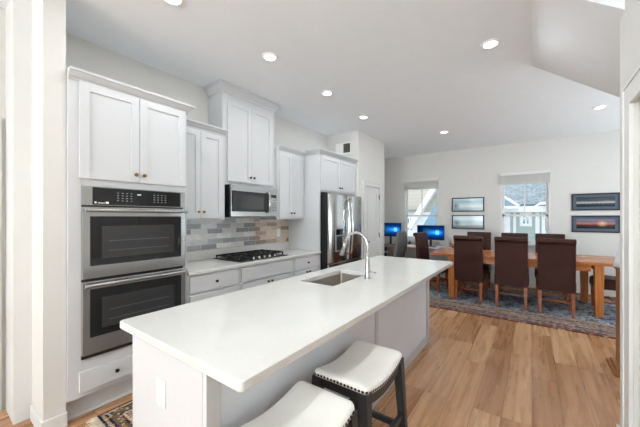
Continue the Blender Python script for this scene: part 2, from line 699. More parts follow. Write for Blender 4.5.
# closet wall beside the camera and stair volume
D2 = (1.45, 2.25, 2.03)
mb = MB()
mb.box(CLX, CLX + 0.12, NY, D2[0], 0, CEIL)
mb.box(CLX, CLX + 0.12, D2[1], 2.55, 0, CEIL)
mb.box(CLX, CLX + 0.12, D2[0], D2[1], D2[2], CEIL)
mb.box(CLX + 0.12, RX, 2.43, 2.55, 0, CEIL)
struct('wall_closet', mb, M['wall'])
mb = MB()
SL = 0.746
mb.prism([(0.0, CEIL), (1.30, CEIL - 1.30 * SL), (1.30, CEIL)], 'y', 2.43, 3.69)
struct('ceiling_stair', mb, M['ceil'])
struct('wall_stair', MB().box(1.30, RX, 2.55, 3.69, 0, CEIL), M['wall'])
# baseboards
mb = MB()
mb.box(WX + 0.0, RX, BY - 0.015, BY, 0, 0.13)
struct('baseboard_far', mb, M['trim'], bevel=0.004)
struct('baseboard_closet', MB().box(CLX - 0.015, CLX, 2.372, 2.565, 0, 0.13).box(CLX - 0.015, CLX + 0.12, 2.55, 2.565, 0, 0.13), M['trim'], bevel=0.003)
struct('baseboard_pantry', MB().box(PX, PX + 0.014, 4.60, 4.775, 0, 0.13).box(PX, PX + 0.014, 5.57, 5.72, 0, 0.13), M['trim'], bevel=0.003)
struct('baseboard_left', MB().box(WX, WX + 0.014, 5.72, 7.28, 0, 0.13), M['trim'], bevel=0.003)


def casing(mb, X, sgn, y0, y1, ztop, w=0.09, t=0.018):
    """door casing on a wall of constant X"""
    a, b = X, X + sgn * t
    mb.box(a, b, y0 - w, y0, 0, ztop + w)
    mb.box(a, b, y1, y1 + w, 0, ztop + w)
    mb.box(a, b, y0, y1, ztop, ztop + w)
    mb.box(a, b + sgn * 0.006, y0 - w, y0 - w + 0.018, 0, ztop + w)
    mb.box(a, b + sgn * 0.006, y1 + w - 0.018, y1 + w, 0, ztop + w)
    mb.box(a, b + sgn * 0.006, y0 - w + 0.018, y1 + w - 0.018, ztop + w - 0.018, ztop + w)
    return mb


def panel_door(X, sgn, y0, y1, z0, z1, panels, t=0.035):
    """panelled door leaf; X is its face, sgn the side it faces"""
    mb = MB()
    xb = X - sgn * t
    xm = X - sgn * 0.012
    mb.box(xb, xm, y0, y1, z0, z1)
    st = 0.105
    mb.box(xm, X, y0, y0 + st, z0, z1)
    mb.box(xm, X, y1 - st, y1, z0, z1)
    zz = z0
    for (a, b) in panels:
        mb.box(xm, X, y0 + st, y1 - st, zz, a)
        zz = b
    mb.box(xm, X, y0 + st, y1 - st, zz, z1)
    for (a, b) in panels:
        mb.box(xm, X - sgn * 0.005, y0 + st + 0.03, y1 - st - 0.03, a + 0.03, b - 0.03)
    return mb


# pantry door
d1 = panel_door(PX - 0.012, 1, DP[0] + 0.003, DP[1] - 0.003, 0.01, DP[2] - 0.005, [(0.2, 0.80), (0.93, 1.87)]).build('door_1', M['trim'], bevel=0.003)
tag(d1, 'white two-panel pantry door beside the refrigerator', None, None, 'structure')
for z in (0.28, 1.06, 1.82):
    MB().box(PX - 0.013, PX + 0.006, DP[1] - 0.012, DP[1] + 0.012, z - 0.045, z + 0.045).cyl((PX + 0.006, DP[1], z - 0.05), (PX + 0.006, DP[1], z + 0.05), 0.006, n=8).build('hinge', M['hinge'], d1)
MB().cyl((PX - 0.012, DP[0] + 0.06, 0.96), (PX + 0.03, DP[0] + 0.06, 0.96), 0.012).lathe((0, 0, 0), [(0.001, 0), (0.022, 0.004), (0.028, 0.02), (0.02, 0.036), (0.001, 0.04)], 16).build('tmp', M['nickel']) if False else None
MB().cyl((PX - 0.012, DP[0] + 0.06, 0.96), (PX - 0.004, DP[0] + 0.06, 0.96), 0.03).cyl((PX - 0.004, DP[0] + 0.06, 0.96), (PX + 0.03, DP[0] + 0.06, 0.96), 0.01).cyl((PX + 0.03, DP[0] + 0.06, 0.96), (PX + 0.055, DP[0] + 0.06, 0.96), 0.027, 0.022).build('door_handle', M['nickel'], d1)
struct('trim_1', casing(MB(), PX, 1, DP[0], DP[1], DP[2]), M['trim'], bevel=0.003)
# closet door beside the camera
d2 = panel_door(CLX + 0.02, -1, D2[0] + 0.003, D2[1] - 0.003, 0.01, D2[2] - 0.004, [(0.2, 0.82), (0.95, 1.9)]).build('door_2', M['trim'], bevel=0.003)
tag(d2, 'white closet door in the wall beside the camera', None, None, 'structure')
MB().cyl((CLX + 0.02, D2[0] + 0.07, 0.96), (CLX - 0.03, D2[0] + 0.07, 0.96), 0.011).cyl((CLX - 0.03, D2[0] + 0.07, 0.96), (CLX - 0.055, D2[0] + 0.07, 0.96), 0.027, 0.022).build('door_handle', M['nickel'], d2)
struct('trim_2', casing(MB(), CLX, -1, D2[0], D2[1], D2[2], 0.12), M['trim'], bevel=0.003)
# door in the left wall
d3 = panel_door(WX - 0.03, 1, D3[0] + 0.003, D3[1] - 0.003, 0.01, 2.035, [(0.2, 0.82), (0.95, 1.9)]).build('door_3', M['trim'], bevel=0.003)
tag(d3, 'white door in the kitchen wall next to the oven cabinet', None, None, 'structure')
MB().cyl((WX - 0.03, D3[0] + 0.07, 0.96), (WX + 0.02, D3[0] + 0.07, 0.96), 0.011).cyl((WX + 0.02, D3[0] + 0.07, 0.96), (WX + 0.045, D3[0] + 0.07, 0.96), 0.027, 0.022).build('door_handle', M['nickel'], d3)
struct('trim_3', casing(MB(), WX, 1, D3[0], D3[1], 2.04, 0.10), M['trim'], bevel=0.003)


# windows
def window(name, w, label):
    x0, x1, z0, z1 = w
    root = thing(name, ((x0 + x1) / 2, BY, z0), label, None, None, 'structure')
    fr = MB()
    ya, yb = BY + 0.005, BY + 0.12
    fr.box(x0, x0 + 0.035, ya, yb, z0, z1).box(x1 - 0.035, x1, ya, yb, z0, z1)
    fr.box(x0, x1, ya, yb, z1 - 0.035, z1).box(x0, x1, ya, yb, z0, z0 + 0.03)
    fr.build('window_frame', M['trim'], root, 0.003)
    MB().box(x0 - 0.03, x1 + 0.03, BY - 0.04, BY + 0.03, z0 - 0.03, z0).build('window_sill', M['trim'], root, 0.005)
    zm = 1.45
    a, b = x0 + 0.035, x1 - 0.035
    s = MB()
    ya, yb = BY + 0.075, BY + 0.105
    s.box(a, a + 0.04, ya, yb, zm, z1 - 0.035).box(b - 0.04, b, ya, yb, zm, z1 - 0.035)
    s.box(a, b, ya, yb, zm - 0.02, zm + 0.025).box(a, b, ya, yb, z1 - 0.075, z1 - 0.035)
    s.box((a + b) / 2 - 0.011, (a + b) / 2 + 0.011, ya, yb, zm, z1 - 0.07)
    up = s.build('upper_sash', M['trim'], root, 0.002)
    MB().box(a + 0.035, b - 0.035, BY + 0.088, BY + 0.092, zm + 0.02, z1 - 0.07).build('pane', M['pane'], up)
    s = MB()
    ya, yb = BY + 0.035, BY + 0.07
    s.box(a, a + 0.04, ya, yb, z0 + 0.03, zm + 0.02).box(b - 0.04, b, ya, yb, z0 + 0.03, zm + 0.02)
    s.box(a, b, ya, yb, zm - 0.02, zm + 0.02).box(a, b, ya, yb, z0 + 0.03, z0 + 0.075)
    lo = s.build('lower_sash', M['trim'], root, 0.002)
    MB().box(a + 0.035, b - 0.035, BY + 0.05, BY + 0.054, z0 + 0.07, zm - 0.015).build('pane', M['pane'], lo)
    b_ = MB()
    b_.box(x0 + 0.005, x1 - 0.005, BY - 0.045, BY - 0.005, z1 - 0.055, z1 + 0.005)
    b_.build('valance', M['trim'], root, 0.004)
    sl = MB()
    for k in range(14):
        zz = z1 - 0.06 - k * 0.0125
        sl.box(x0 + 0.012, x1 - 0.012, BY - 0.042, BY - 0.012, zz - 0.009, zz)
    sl.box(x0 + 0.012, x1 - 0.012, BY - 0.044, BY - 0.01, z1 - 0.245, z1 - 0.232)
    sl.build('blind', M['shade'], root)
    return root


window('window_1', W1, 'white sash window with a raised blind above the desk monitors')
window('window_2', W2, 'white sash window with a raised blind behind the dining chairs')

# ---------------------------------------------------------------- recessed ceiling lights
cans = [(-2.05, 1.06, 'beside the oven cabinet crown, partly cut by the picture edge'),
        (-2.04, 2.00, 'above the aisle in front of the hood cabinet'),
        (-2.06, 3.00, 'in front of the upper cabinet next to the refrigerator'),
        (-2.10, 4.05, 'nearest the pantry wall'),
        (-1.29, 5.62, 'above the end of the dining table near the desk'),
        (-0.30, 3.00, 'alone above the walkway, next to the sloping stair soffit'),
        (0.77, 5.62, 'above the dining table, beyond the stair soffit')]
for (x, y, k) in ((-0.30, 1.00, 2.2), (-0.30, -1.0, 0.6), (-2.05, -1.0, 0.6), (-1.2, -3.2, 1.0)):  # unseen extra lamps, no fixture built, added to brighten seating side and rear
    area_light('downlight_or_fill', (x, y, CEIL - 0.02), (0, 0, 0), 0.12, 0.12, CAN_POWER * k, CAN_COLOR, shape='DISK')
can_em = NT('lamp_diffuser')
_e = can_em.n('ShaderNodeEmission')
_e.inputs[0].default_value = (1, 0.97, 0.93, 1)
_e.inputs[1].default_value = 8.0
can_em.l(_e.outputs[0], can_em.out.inputs[0])
for (x, y, where) in cans:
    r = thing('ceiling_light', (x, y, CEIL), 'round recessed ceiling downlight ' + where, 'ceiling light', 'recessed ceiling downlights')
    MB().lathe((x, y, CEIL), [(0.052, -0.002), (0.056, -0.008), (0.075, -0.007), (0.08, -0.001), (0.08, 0.0)], 28).build('trim_ring', M['whiteplastic'], r)
    MB().cyl((x, y, CEIL - 0.0095), (x, y, CEIL - 0.0085), 0.052, n=28, smooth=False).build('diffuser', can_em.m, r)
    area_light('downlight_or_fill', (x, y, CEIL - 0.02), (0, 0, 0), 0.12, 0.12, CAN_POWER, CAN_COLOR, shape='DISK')


# ---------------------------------------------------------------- cabinetry
def shaker(y0, y1, z0, z1, X, t=0.02, fw=0.058):
    mb = MB()
    mb.box(X, X + t * 0.55, y0, y1, z0, z1)
    mb.box(X + t * 0.55, X + t, y0, y0 + fw, z0, z1)
    mb.box(X + t * 0.55, X + t, y1 - fw, y1, z0, z1)
    mb.box(X + t * 0.55, X + t, y0 + fw, y1 - fw, z0, z0 + fw)
    mb.box(X + t * 0.55, X + t, y0 + fw, y1 - fw, z1 - fw, z1)
    return mb


def knob(y, z, X, parent, mat, lab=None):
    mb = MB()
    mb.cyl((X, y, z), (X + 0.004, y, z), 0.009, n=14)
    mb.cyl((X + 0.004, y, z), (X + 0.014, y, z), 0.005, 0.006, n=12)
    mb.cyl((X + 0.014, y, z), (X + 0.02, y, z), 0.010, 0.0145, n=14)
    mb.cyl((X + 0.02, y, z), (X + 0.027, y, z), 0.0145, 0.009, n=14)
    o = mb.build('knob', mat, parent)
    return o


CROWN = [(0.0, 0.0), (0.009, 0.0), (0.013, 0.014), (0.028, 0.026), (0.046, 0.048), (0.058, 0.054), (0.060, 0.068), (0.0, 0.068)]


def crown(path, ztop, parent, h=0.068, proj=1.0, side=1):
    pr = [(o * proj, ztop - h + z * h / 0.068) for o, z in CROWN]
    return MB().sweep(path, pr, side).build('crown_moulding', M['cab'], parent)


FX = -2.54   # face of tall and base cabinets
UX = -2.83   # face of upper cabinets
G = 0.002

# tall oven cabinet
ot = thing('oven_cabinet', (-2.85, 1.025, 0), 'tall white cabinet holding the double wall oven, with two doors over it', 'cabinet')
mb = MB()
OY0, OY1 = 0.603, 1.445
mb.box(WX + 0.008, FX, OY0, 0.676, 0.165, 2.37)
mb.box(WX + 0.008, FX, 1.412, OY1, 0.165, 2.37)
mb.box(WX + 0.008, FX, 0.676, 1.412, 0.165, 0.425)
mb.box(WX + 0.008, FX, 0.676, 1.412, 1.64, 2.37)
mb.box(WX + 0.008, WX + 0.03, 0.676, 1.412, 0.42, 1.64)
mb.build('body', M['cab'], ot, 0.002)
MB().box(WX + 0.008, FX - 0.09, OY0, OY1, 0.0, 0.165).build('toe_kick', M['toe'], ot)
MB().box(FX - 0.09, FX - 0.075, OY0, OY1, 0.0, 0.02).build('shoe_moulding', M['trim'], ot, 0.003)
for (a, b, ky) in ((0.664, 1.043, 1.015), (1.047, 1.425, 1.075)):
    d = shaker(a, b, 1.692, 2.362, FX).build('door', M['cab'], ot, 0.0015)
    knob(ky, 1.75, FX + 0.02, d, M['brass'])
dr = MB().box(FX, FX + 0.02, 0.664, 1.425, 0.205, 0.345).build('drawer', M['cab'], ot, 0.002)
knob(0.93 if False else 0.885, 0.275, FX + 0.02, dr, M['knob'])
crown([(FX, OY0), (FX, OY1), (UX + 0.065, OY1)], 2.425, ot, side=1)

# double wall oven
ov = thing('double_oven', (FX, 1.044, 0.43), 'stainless steel double wall oven with black glass doors', 'oven')
MB().box(WX + 0.08, FX + 0.001, 0.679, 1.409, 0.428, 1.637).build('oven_body', M['blackplastic'], ov)
X0 = FX + 0.002
cp = MB().box(X0, X0 + 0.024, 0.674, 1.414, 1.502, 1.636).build('control_panel', M['steel'], ov, 0.002)
MB().box(X0 + 0.024, X0 + 0.0275, 0.735, 1.372, 1.508, 1.631).build('panel_glass', M['ovenglass'], cp)
MB().box(X0 + 0.0275, X0 + 0.0285, 1.015, 1.118, 1.535, 1.605).build('display', M['display'], cp)
for gys in ((0.885, 0.915, 0.945, 0.975), (1.145, 1.175, 1.205, 1.235)):
    mk = MB()
    for gy in gys:
        for k in range(4):
            mk.box(X0 + 0.0275, X0 + 0.0282, gy, gy + 0.012, 1.540 + k * 0.019, 1.5435 + k * 0.019)
    mk.build('keypad_lettering', M['markgrey'], cp)
# small maker's mark
mk = MB()
for i, (a, b) in enumerate(((0.745, 0.757), (0.765, 0.769), (0.772, 0.78), (0.783, 0.787), (0.79, 0.798), (0.802, 0.806), (0.812, 0.832))):
    mk.box(X0 + 0.0275, X0 + 0.0282, a, b, 1.517, 1.531 if i in (0, 6) else 1.525)
mk.build('logo', M['whiteplastic'], cp)
MB().box(X0 + 0.0285, X0 + 0.029, 1.022, 1.05, 1.590, 1.598).build('clock_digits', M['whiteplastic'], cp)
for (z0, z1, gz0, gz1) in ((0.985, 1.492, 1.075, 1.425), (0.455, 0.968, 0.575, 0.912)):
    dd = MB().box(X0, X0 + 0.035, 0.674, 1.414, z0, z1).build('oven_door', M['steel'], ov, 0.004)
    MB().box(X0 + 0.035, X0 + 0.038, 0.718, 1.372, gz0, gz1).build('door_glass', M['ovenglass'], dd)
    wn_ = MB().box(X0 + 0.038, X0 + 0.0395, 0.785, 1.31, gz0 + 0.05, gz1 - 0.07).build('inner_window', M['ovenwin'], dd)
    rk = MB()
    for zz in (gz0 + 0.10, gz0 + 0.17):
        rk.box(X0 + 0.0395, X0 + 0.0400, 0.83, 1.265, zz, zz + 0.004)
    rk.build('oven_rack', M['rack'], wn_)
    hy = z1 - 0.025
    hb = MB()
    hb.cyl((X0 + 0.075, 0.68, hy), (X0 + 0.075, 1.408, hy), 0.0125, n=14)
    hb.box(X0 + 0.035, X0 + 0.078, 0.682, 0.70, hy - 0.012, hy + 0.012)
    hb.box(X0 + 0.035, X0 + 0.078, 1.388, 1.406, hy - 0.012, hy + 0.012)
    hb.build('handle', M['steel'], dd, 0.001)
vt = MB().box(X0, X0 + 0.02, 0.674, 1.414, 0.43, 0.452)
for k in range(2):
    vt.box(X0 + 0.02, X0 + 0.024, 0.69, 1.40, 0.434 + k * 0.009, 0.438 + k * 0.009)
vt.build('vent_strip', M['blackplastic'], ov)

# base cabinets
base_units = [
    (1.447, 2.035, 'd3', 'white base cabinet with a stack of drawers next to the oven cabinet'),
    (2.037, 2.895, 'fd', 'white base cabinet with two doors under the gas cooktop'),
    (2.897, 3.498, 'd', 'white base cabinet with one drawer and two doors next to the refrigerator')]
for (a, b, kind, lab) in base_units:
    r = thing('base_cabinet', (-2.85, (a + b) / 2, 0), lab, 'cabinet', 'white base cabinets along the kitchen wall')
    MB().box(WX + G, FX, a, b, 0.115, 0.885).build('body', M['cab'], r, 0.001)
    MB().box(WX + G, FX - 0.075, a, b, 0, 0.115).build('toe_kick', M['toe'], r)
    e = 0.022
    if kind == 'd3':
        for (z0, z1) in ((0.715, 0.868), (0.43, 0.695), (0.135, 0.41)):
            o = MB().box(FX, FX + 0.02, a + e, b - e, z0, z1).build('drawer', M['cab'], r, 0.002)
            knob((a + b) / 2, (z0 + z1) / 2, FX + 0.02, o, M['knob'])
    else:
        o = MB().box(FX, FX + 0.02, a + e, b - e, 0.715, 0.868).build('drawer', M['cab'], r, 0.002)
        if kind == 'd':
            knob((a + b) / 2, 0.79, FX + 0.02, o, M['knob'])
        m_ = (a + b) / 2
        for (p, q, ky) in ((a + e, m_ - 0.0015, m_ - 0.03), (m_ + 0.0015, b - e, m_ + 0.03)):
            o = shaker(p, q, 0.135, 0.695, FX).build('door', M['cab'], r, 0.0015)
            knob(ky, 0.665, FX + 0.02, o, M['knob'])

wt = thing('worktop', (-2.85, 2.47, 0.885), 'white quartz worktop along the kitchen wall under the cooktop', 'worktop')
MB().box(WX + G, -2.51, 1.449, 3.497, 0.887, 0.92).build('slab', M['quartz'], wt, 0.004)
MB().box(WX + G, WX + 0.022, 1.449, 3.497, 0.9205, 1.03).build('upstand', M['quartz'], wt, 0.002)

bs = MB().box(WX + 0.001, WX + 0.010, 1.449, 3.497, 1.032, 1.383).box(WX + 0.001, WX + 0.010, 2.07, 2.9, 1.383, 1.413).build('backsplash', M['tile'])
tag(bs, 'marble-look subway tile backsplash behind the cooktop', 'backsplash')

# upper cabinets
uppers = [
    ('upper_cabinet', 1.449, 2.063, UX, 1.385, 2.345, 2.40, 'white two-door upper cabinet between the oven cabinet and the microwave', M['brass']),
    ('upper_cabinet', 2.065, 2.905, UX - 0.045, 1.80, 2.88, CEIL - 0.003, 'tall white hood cabinet reaching the ceiling over the microwave', M['knob']),
    ('upper_cabinet', 2.907, 3.498, UX, 1.385, 2.345, 2.40, 'white two-door upper cabinet between the microwave and the refrigerator', M['knob'])]
for (nm, a, b, X, z0, z1, zt, lab, km) in uppers:
    r = thing(nm, (-3.0, (a + b) / 2, z0), lab, 'cabinet', 'white upper cabinets')
    MB().box(WX + G, X, a, b, z0, z1 + 0.012).build('body', M['cab'], r, 0.001)
    m_ = (a + b) / 2
    e = 0.035 if X == UX else 0.06
    if X == UX:
        dz0, dz1 = z0 + 0.02, 2.325
    else:
        dz0, dz1 = z0 + 0.04, 2.79
    for (p, q, ky) in ((a + e, m_ - 0.0015, m_ - 0.03), (m_ + 0.0015, b - e, m_ + 0.03)):
        o = shaker(p, q, dz0, dz1, X).build('door', M['cab'], r, 0.0015)
        knob(ky, dz0 + 0.07, X + 0.02, o, km)
    if X == UX:
        ends = [(X, a), (X, b)] if a < 2 else [(X, a), (X, b)]
        crown(ends, zt, r)
    else:
        crown([(WX + 0.003, a), (X, a), (X, b), (WX + 0.003, b)], zt, r, h=0.095, proj=1.15)

# refrigerator surround
fs = thing('refrigerator_cabinet', (-2.85, 4.05, 0), 'white surround panel and two-door cabinet over the refrigerator', 'cabinet')
MB().box(WX + G, FX, 3.50, 3.525, 0, 2.37).build('side_panel', M['cab'], fs, 0.001)
MB().box(WX + G, FX, 4.56, 4.597, 0, 2.37).build('side_panel', M['cab'], fs, 0.001)
MB().box(WX + G, FX, 3.527, 4.558, 1.795, 2.37).build('body', M['cab'], fs, 0.001)
for (p, q, ky) in ((3.545, 4.045, 4.015), (4.049, 4.545, 4.08)):
    o = shaker(p, q, 1.825, 2.345, FX).build('door', M['cab'], fs, 0.0015)
    knob(ky, 1.885, FX + 0.02, o, M['knob'])
crown([(UX + 0.062, 3.50), (FX, 3.50), (FX, 4.597)], 2.425, fs)

# refrigerator
fr = thing('refrigerator', (-2.75, 4.04, 0), 'stainless steel french-door refrigerator with ice dispenser', 'refrigerator')
RY0, RY1 = 3.535, 4.545
MB().box(WX + 0.05, -2.428, RY0 + 0.01, RY1 - 0.01, 0.03, 1.755).build('body', M['blackplastic'], fr, 0.004)
mid = 4.04
fd = MB()


def fridge_door(y0, y1, z0, z1, xb=-2.426, bulge=0.03, t=0.03):
    mb = MB()
    n = 12
    pts = [(xb, y0)]
    for i in range(n + 1):
        u = i / n
        yy = y0 + (y1 - y0) * u
        e_ = min(u, 1 - u)
        pts.append((xb + t + bulge * (1 - (2 * u - 1) ** 4) * (1 if 0 < i < n else 0.3), yy))
    pts.append((xb, y1))
    mb.prism(pts, 'z', z0, z1, smooth=False)
    return mb


dl = fridge_door(RY0, mid - 0.003, 0.74, 1.765).build('door', M['steel_fridge'], fr, 0.004)
drr = fridge_door(mid + 0.003, RY1, 0.74, 1.765).build('door', M['steel_fridge'], fr, 0.004)
fz = fridge_door(RY0, RY1, 0.06, 0.725, bulge=0.02).build('freezer_drawer', M['steel_fridge'], fr, 0.004)
XF = -2.364
for (o, yy) in ((dl, mid - 0.045), (drr, mid + 0.045)):
    pts = [(XF - 0.015, yy, 0.83), (XF + 0.025, yy, 0.86)]
    for k in range(9):
        u = k / 8
        pts.append((XF + 0.03 + 0.022 * math.sin(PI * u), yy, 0.88 + 0.76 * u))
    pts += [(XF + 0.025, yy, 1.67), (XF - 0.015, yy, 1.70)]
    MB().tube(pts, 0.0125, 10).build('handle', M['chrome'], o)
pts = [(XF - 0.02, RY0 + 0.1, 0.66), (XF + 0.03, RY0 + 0.13, 0.66), (XF + 0.04, mid, 0.66), (XF + 0.03, RY1 - 0.13, 0.66), (XF - 0.02, RY1 - 0.1, 0.66)]
MB().tube(pts, 0.0125, 10).build('handle', M['chrome'], fz)
dp = MB().box(XF - 0.01, XF + 0.002, 3.66, 3.88, 0.90, 1.25).build('dispenser', M['greyplastic'], dl, 0.004)
MB().box(XF + 0.002, XF + 0.004, 3.675, 3.865, 1.15, 1.235).build('dispenser_panel', M['display'], dl)
MB().box(XF + 0.002, XF + 0.0035, 3.69, 3.85, 0.92, 1.13).build('dispenser_recess', M['blackplastic'], dl)

# microwave
mw = thing('microwave', (-2.95, 2.47, 1.415), 'stainless steel over-the-range microwave under the hood cabinet', 'microwave')
MY0, MY1 = 2.112, 2.868
MXF = -2.785
MB().box(WX + 0.012, MXF - 0.035, MY0, MY1, 1.42, 1.797).build('body', M['blackplastic'], mw, 0.003)
MB().box(MXF - 0.034, MXF, MY0, MY1, 1.425, 1.797).build('front_frame', M['steel'], mw, 0.004)
md = MB().box(MXF, MXF + 0.012, MY0 + 0.02, 2.72, 1.485, 1.725).build('door', M['blackplastic'], mw, 0.003)
MB().box(MXF + 0.012, MXF + 0.014, MY0 + 0.07, 2.61, 1.515, 1.68).build('door_window', M['ovenwin'], md)
MB().box(MXF, MXF + 0.012, 2.725, MY1 - 0.015, 1.485, 1.725).build('control_panel', M['steel'], mw, 0.002)
kp = MB()
for i in range(3):
    for j in range(5):
        kp.box(MXF + 0.012, MXF + 0.0135, 2.742 + i * 0.033, 2.767 + i * 0.033, 1.50 + j * 0.032, 1.52 + j * 0.032)
kp.build('keypad', M['greyplastic'], mw)
MB().box(MXF + 0.012, MXF + 0.014, 2.742, 2.835, 1.672, 1.71).build('display', M['display'], mw)
MB().tube([(MXF + 0.01, 2.675, 1.475), (MXF + 0.045, 2.675, 1.49), (MXF + 0.05, 2.675, 1.60), (MXF + 0.045, 2.675, 1.72), (MXF + 0.01, 2.675, 1.735)], 0.009, 10).build('handle', M['chrome'], md)
gr = MB()
for k in range(5):
    gr.box(MXF, MXF + 0.003, MY0 + 0.03, MY1 - 0.03, 1.745 + k * 0.012, 1.750 + k * 0.012)
gr.build('vent_grille', M['steel'], mw)
MB().box(MXF - 0.25, MXF - 0.01, MY0 + 0.03, MY1 - 0.03, 1.414, 1.42).build('underside', M['greyplastic'], mw)

# cooktop
ck = thing('gas_cooktop', (-2.84, 2.47, 0.92), 'black gas cooktop with cast iron grates set in the worktop', 'cooktop')
CY0, CY1, CX0, CX1 = 2.09, 2.86, -3.08, -2.58
MB().box(CX0, CX1, CY0, CY1, 0.9205, 0.930).build('hob_plate', M['black'], ck, 0.004)
for (cx, cy, rr) in ((-2.95, 2.24, 0.045), (-2.72, 2.24, 0.038), (-2.86, 2.475, 0.055), (-2.95, 2.71, 0.038), (-2.72, 2.71, 0.042)):
    MB().lathe((cx, cy, 0.930), [(rr, 0), (rr, 0.008), (rr * 0.8, 0.01), (rr * 0.8, 0.018), (rr * 0.5, 0.021)], 20).build('burner', M['iron'], ck)
for (a, b) in ((CY0 + 0.02, 2.345), (2.355, 2.595), (2.605, CY1 - 0.02)):
    g = MB()
    x0, x1 = CX0 + 0.025, CX1 - 0.075
    for (p, q) in (((x0, a), (x1, a)), ((x0, b), (x1, b)), ((x0, a), (x0, b)), ((x1, a), (x1, b))):
        g.bar((p[0], p[1], 0.962), (q[0], q[1], 0.962), 0.012, 0.014)
    for u in (0.25, 0.5, 0.75):
        g.bar((x0 + (x1 - x0) * u, a, 0.964), (x0 + (x1 - x0) * u, b, 0.964), 0.01, 0.012)
    g.bar((x0, (a + b) / 2, 0.964), (x1, (a + b) / 2, 0.964), 0.01, 0.012)
    for px in (x0, x1):
        for py in (a + 0.006, b - 0.006):
            g.bar((px, py, 0.930), (px, py, 0.962), 0.012, 0.012)
    g.build('grate', M['iron'], ck)
for k in range(5):
    y = 2.475 + (k - 2) * 0.085
    MB().lathe((-2.617, y, 0.930), [(0.021, 0), (0.021, 0.004), (0.016, 0.006), (0.015, 0.026), (0.012, 0.028)], 18).build('knob', M['steel'], ck)

# outlet on the tile, vent on the pantry wall
def outlet(name, loc, face, label, group):
    """face '+x' or '-y'"""
    r = thing(name, loc, label, 'outlet', group)
    x, y, z = loc
    def bx(u0, u1, w0, w1, t0, t1):
        if face == '+x':
            return MB().box(x + t0, x + t1, y + u0, y + u1, z + w0, z + w1)
        return MB().box(x + u0, x + u1, y - t1, y - t0, z + w0, z + w1)
    bx(-0.036, 0.036, -0.058, 0.058, 0, 0.005).build('cover_plate', M['whiteplastic'], r, 0.002)
    for s in (-1, 1):
        so = bx(-0.016, 0.016, s * 0.022 - 0.013, s * 0.022 + 0.013, 0.005, 0.007).build('socket', M['whiteplastic'], r, 0.001)
        sl = MB()
        for u in (-0.007, 0.005):
            t = bx(u, u + 0.002, s * 0.022 - 0.004, s * 0.022 + 0.005, 0.007, 0.0075)
            sl.add(t.v, t.f)
        sl.build('slots', M['greyplastic'], so)
    return r


outlet('wall_outlet', (WX + 0.0105, 3.265, 1.18), '+x', 'white wall outlet on the backsplash tile under the upper cabinet', None)
vg = thing('air_vent', (-2.80, PY0, 2.58), 'white square air return grille on the pantry wall above the refrigerator cabinet', 'vent')
MB().box(-2.965, -2.645, PY0 - 0.008, PY0 - 0.0005, 2.565, 2.775).build('frame', M['whiteplastic'], vg, 0.003)
MB().box(-2.80, -2.655, PY0 - 0.0095, PY0 - 0.008, 2.59, 2.755).build('filter', M['gap'], vg)
sl = MB()
for k in range(9):
    sl.box(-2.95, -2.785, PY0 - 0.012, PY0 - 0.008, 2.60 + k * 0.017, 2.607 + k * 0.017)
sl.build('louvre', M['whiteplastic'], vg)
sl = MB()
for k in range(9):
    sl.box(-2.775, -2.665, PY0 - 0.012, PY0 - 0.0095, 2.60 + k * 0.017, 2.603 + k * 0.017)
sl.build('louvre', M['greyplastic'], vg)

# ---------------------------------------------------------------- island
IX0, IX1, IY0, IY1 = -1.615, -0.710, 0.575, 3.53
BX0, BX1, BY0_, BY1_ = -1.57, -0.955, 0.62, 3.42
il = thing('kitchen_island', ((BX0 + BX1) / 2, (BY0_ + BY1_) / 2, 0), 'white panelled kitchen island base under the long quartz slab', 'island')
SX0, SX1, SY0, SY1 = -1.475, -1.165, 1.775, 2.375   # sink opening
mb = MB()
mb.box(BX0, BX1 - 0.03, BY0_ + 0.02, SY0 - 0.04, 0.0, 0.884)
mb.box(BX0, BX1 - 0.03, SY1 + 0.04, BY1_ - 0.02, 0.0, 0.884)
mb.box(BX0, SX0 - 0.03, SY0 - 0.04, SY1 + 0.04, 0.0, 0.884)
mb.box(SX1 + 0.03, BX1 - 0.03, SY0 - 0.04, SY1 + 0.04, 0.0, 0.884)
mb.box(SX0 - 0.03, SX1 + 0.03, SY0 - 0.04, SY1 + 0.04, 0.0, 0.6)
mb.build('body', M['cab'], il)
MB().box(BX0 - 0.004, BX1 - 0.028, BY0_, BY0_ + 0.02, 0.0, 0.884).build('end_panel', M['cab'], il, 0.001)
MB().box(BX1 - 0.024, BX1, BY0_ - 0.002, BY0_ + 0.06, 0, 0.884).build('corner_post', M['cab'], il, 0.002)
MB().box(BX1 - 0.028, BX1 + 0.012, BY1_ - 0.045, BY1_, 0, 0.884).build('corner_post', M['cab'], il, 0.003)
MB().box(BX1 - 0.03, BX1 - 0.012, BY0_ + 0.06, BY1_ - 0.045, 0, 0.884).build('seating_panel', M['islandpaint'], il)
MB().box(BX1 - 0.012, BX1 - 0.004, 2.045, 2.095, 0.0, 0.884).build('batten', M['cab'], il, 0.002)
MB().box(BX1 - 0.012, BX1 + 0.004, BY0_ + 0.06, BY1_ - 0.045, 0.0, 0.085).build('base_moulding', M['cab'], il, 0.003)
for (a, b) in ((0.66, 1.20), (1.21, 1.75), (2.42, 2.90), (2.91, 3.38)):
    o = shaker(a, b, 0.13, 0.86, 0).xf(Matrix.Translation((BX0, 0, 0)) @ Matrix.Scale(-1, 4, (1, 0, 0))).build('door', M['cab'], il, 0.0015)
it = thing('island_worktop', ((IX0 + IX1) / 2, (IY0 + IY1) / 2, 0.885), 'long white quartz slab on the island with a sink cut out', 'worktop')
# slab with rounded corners and an opening for the sink


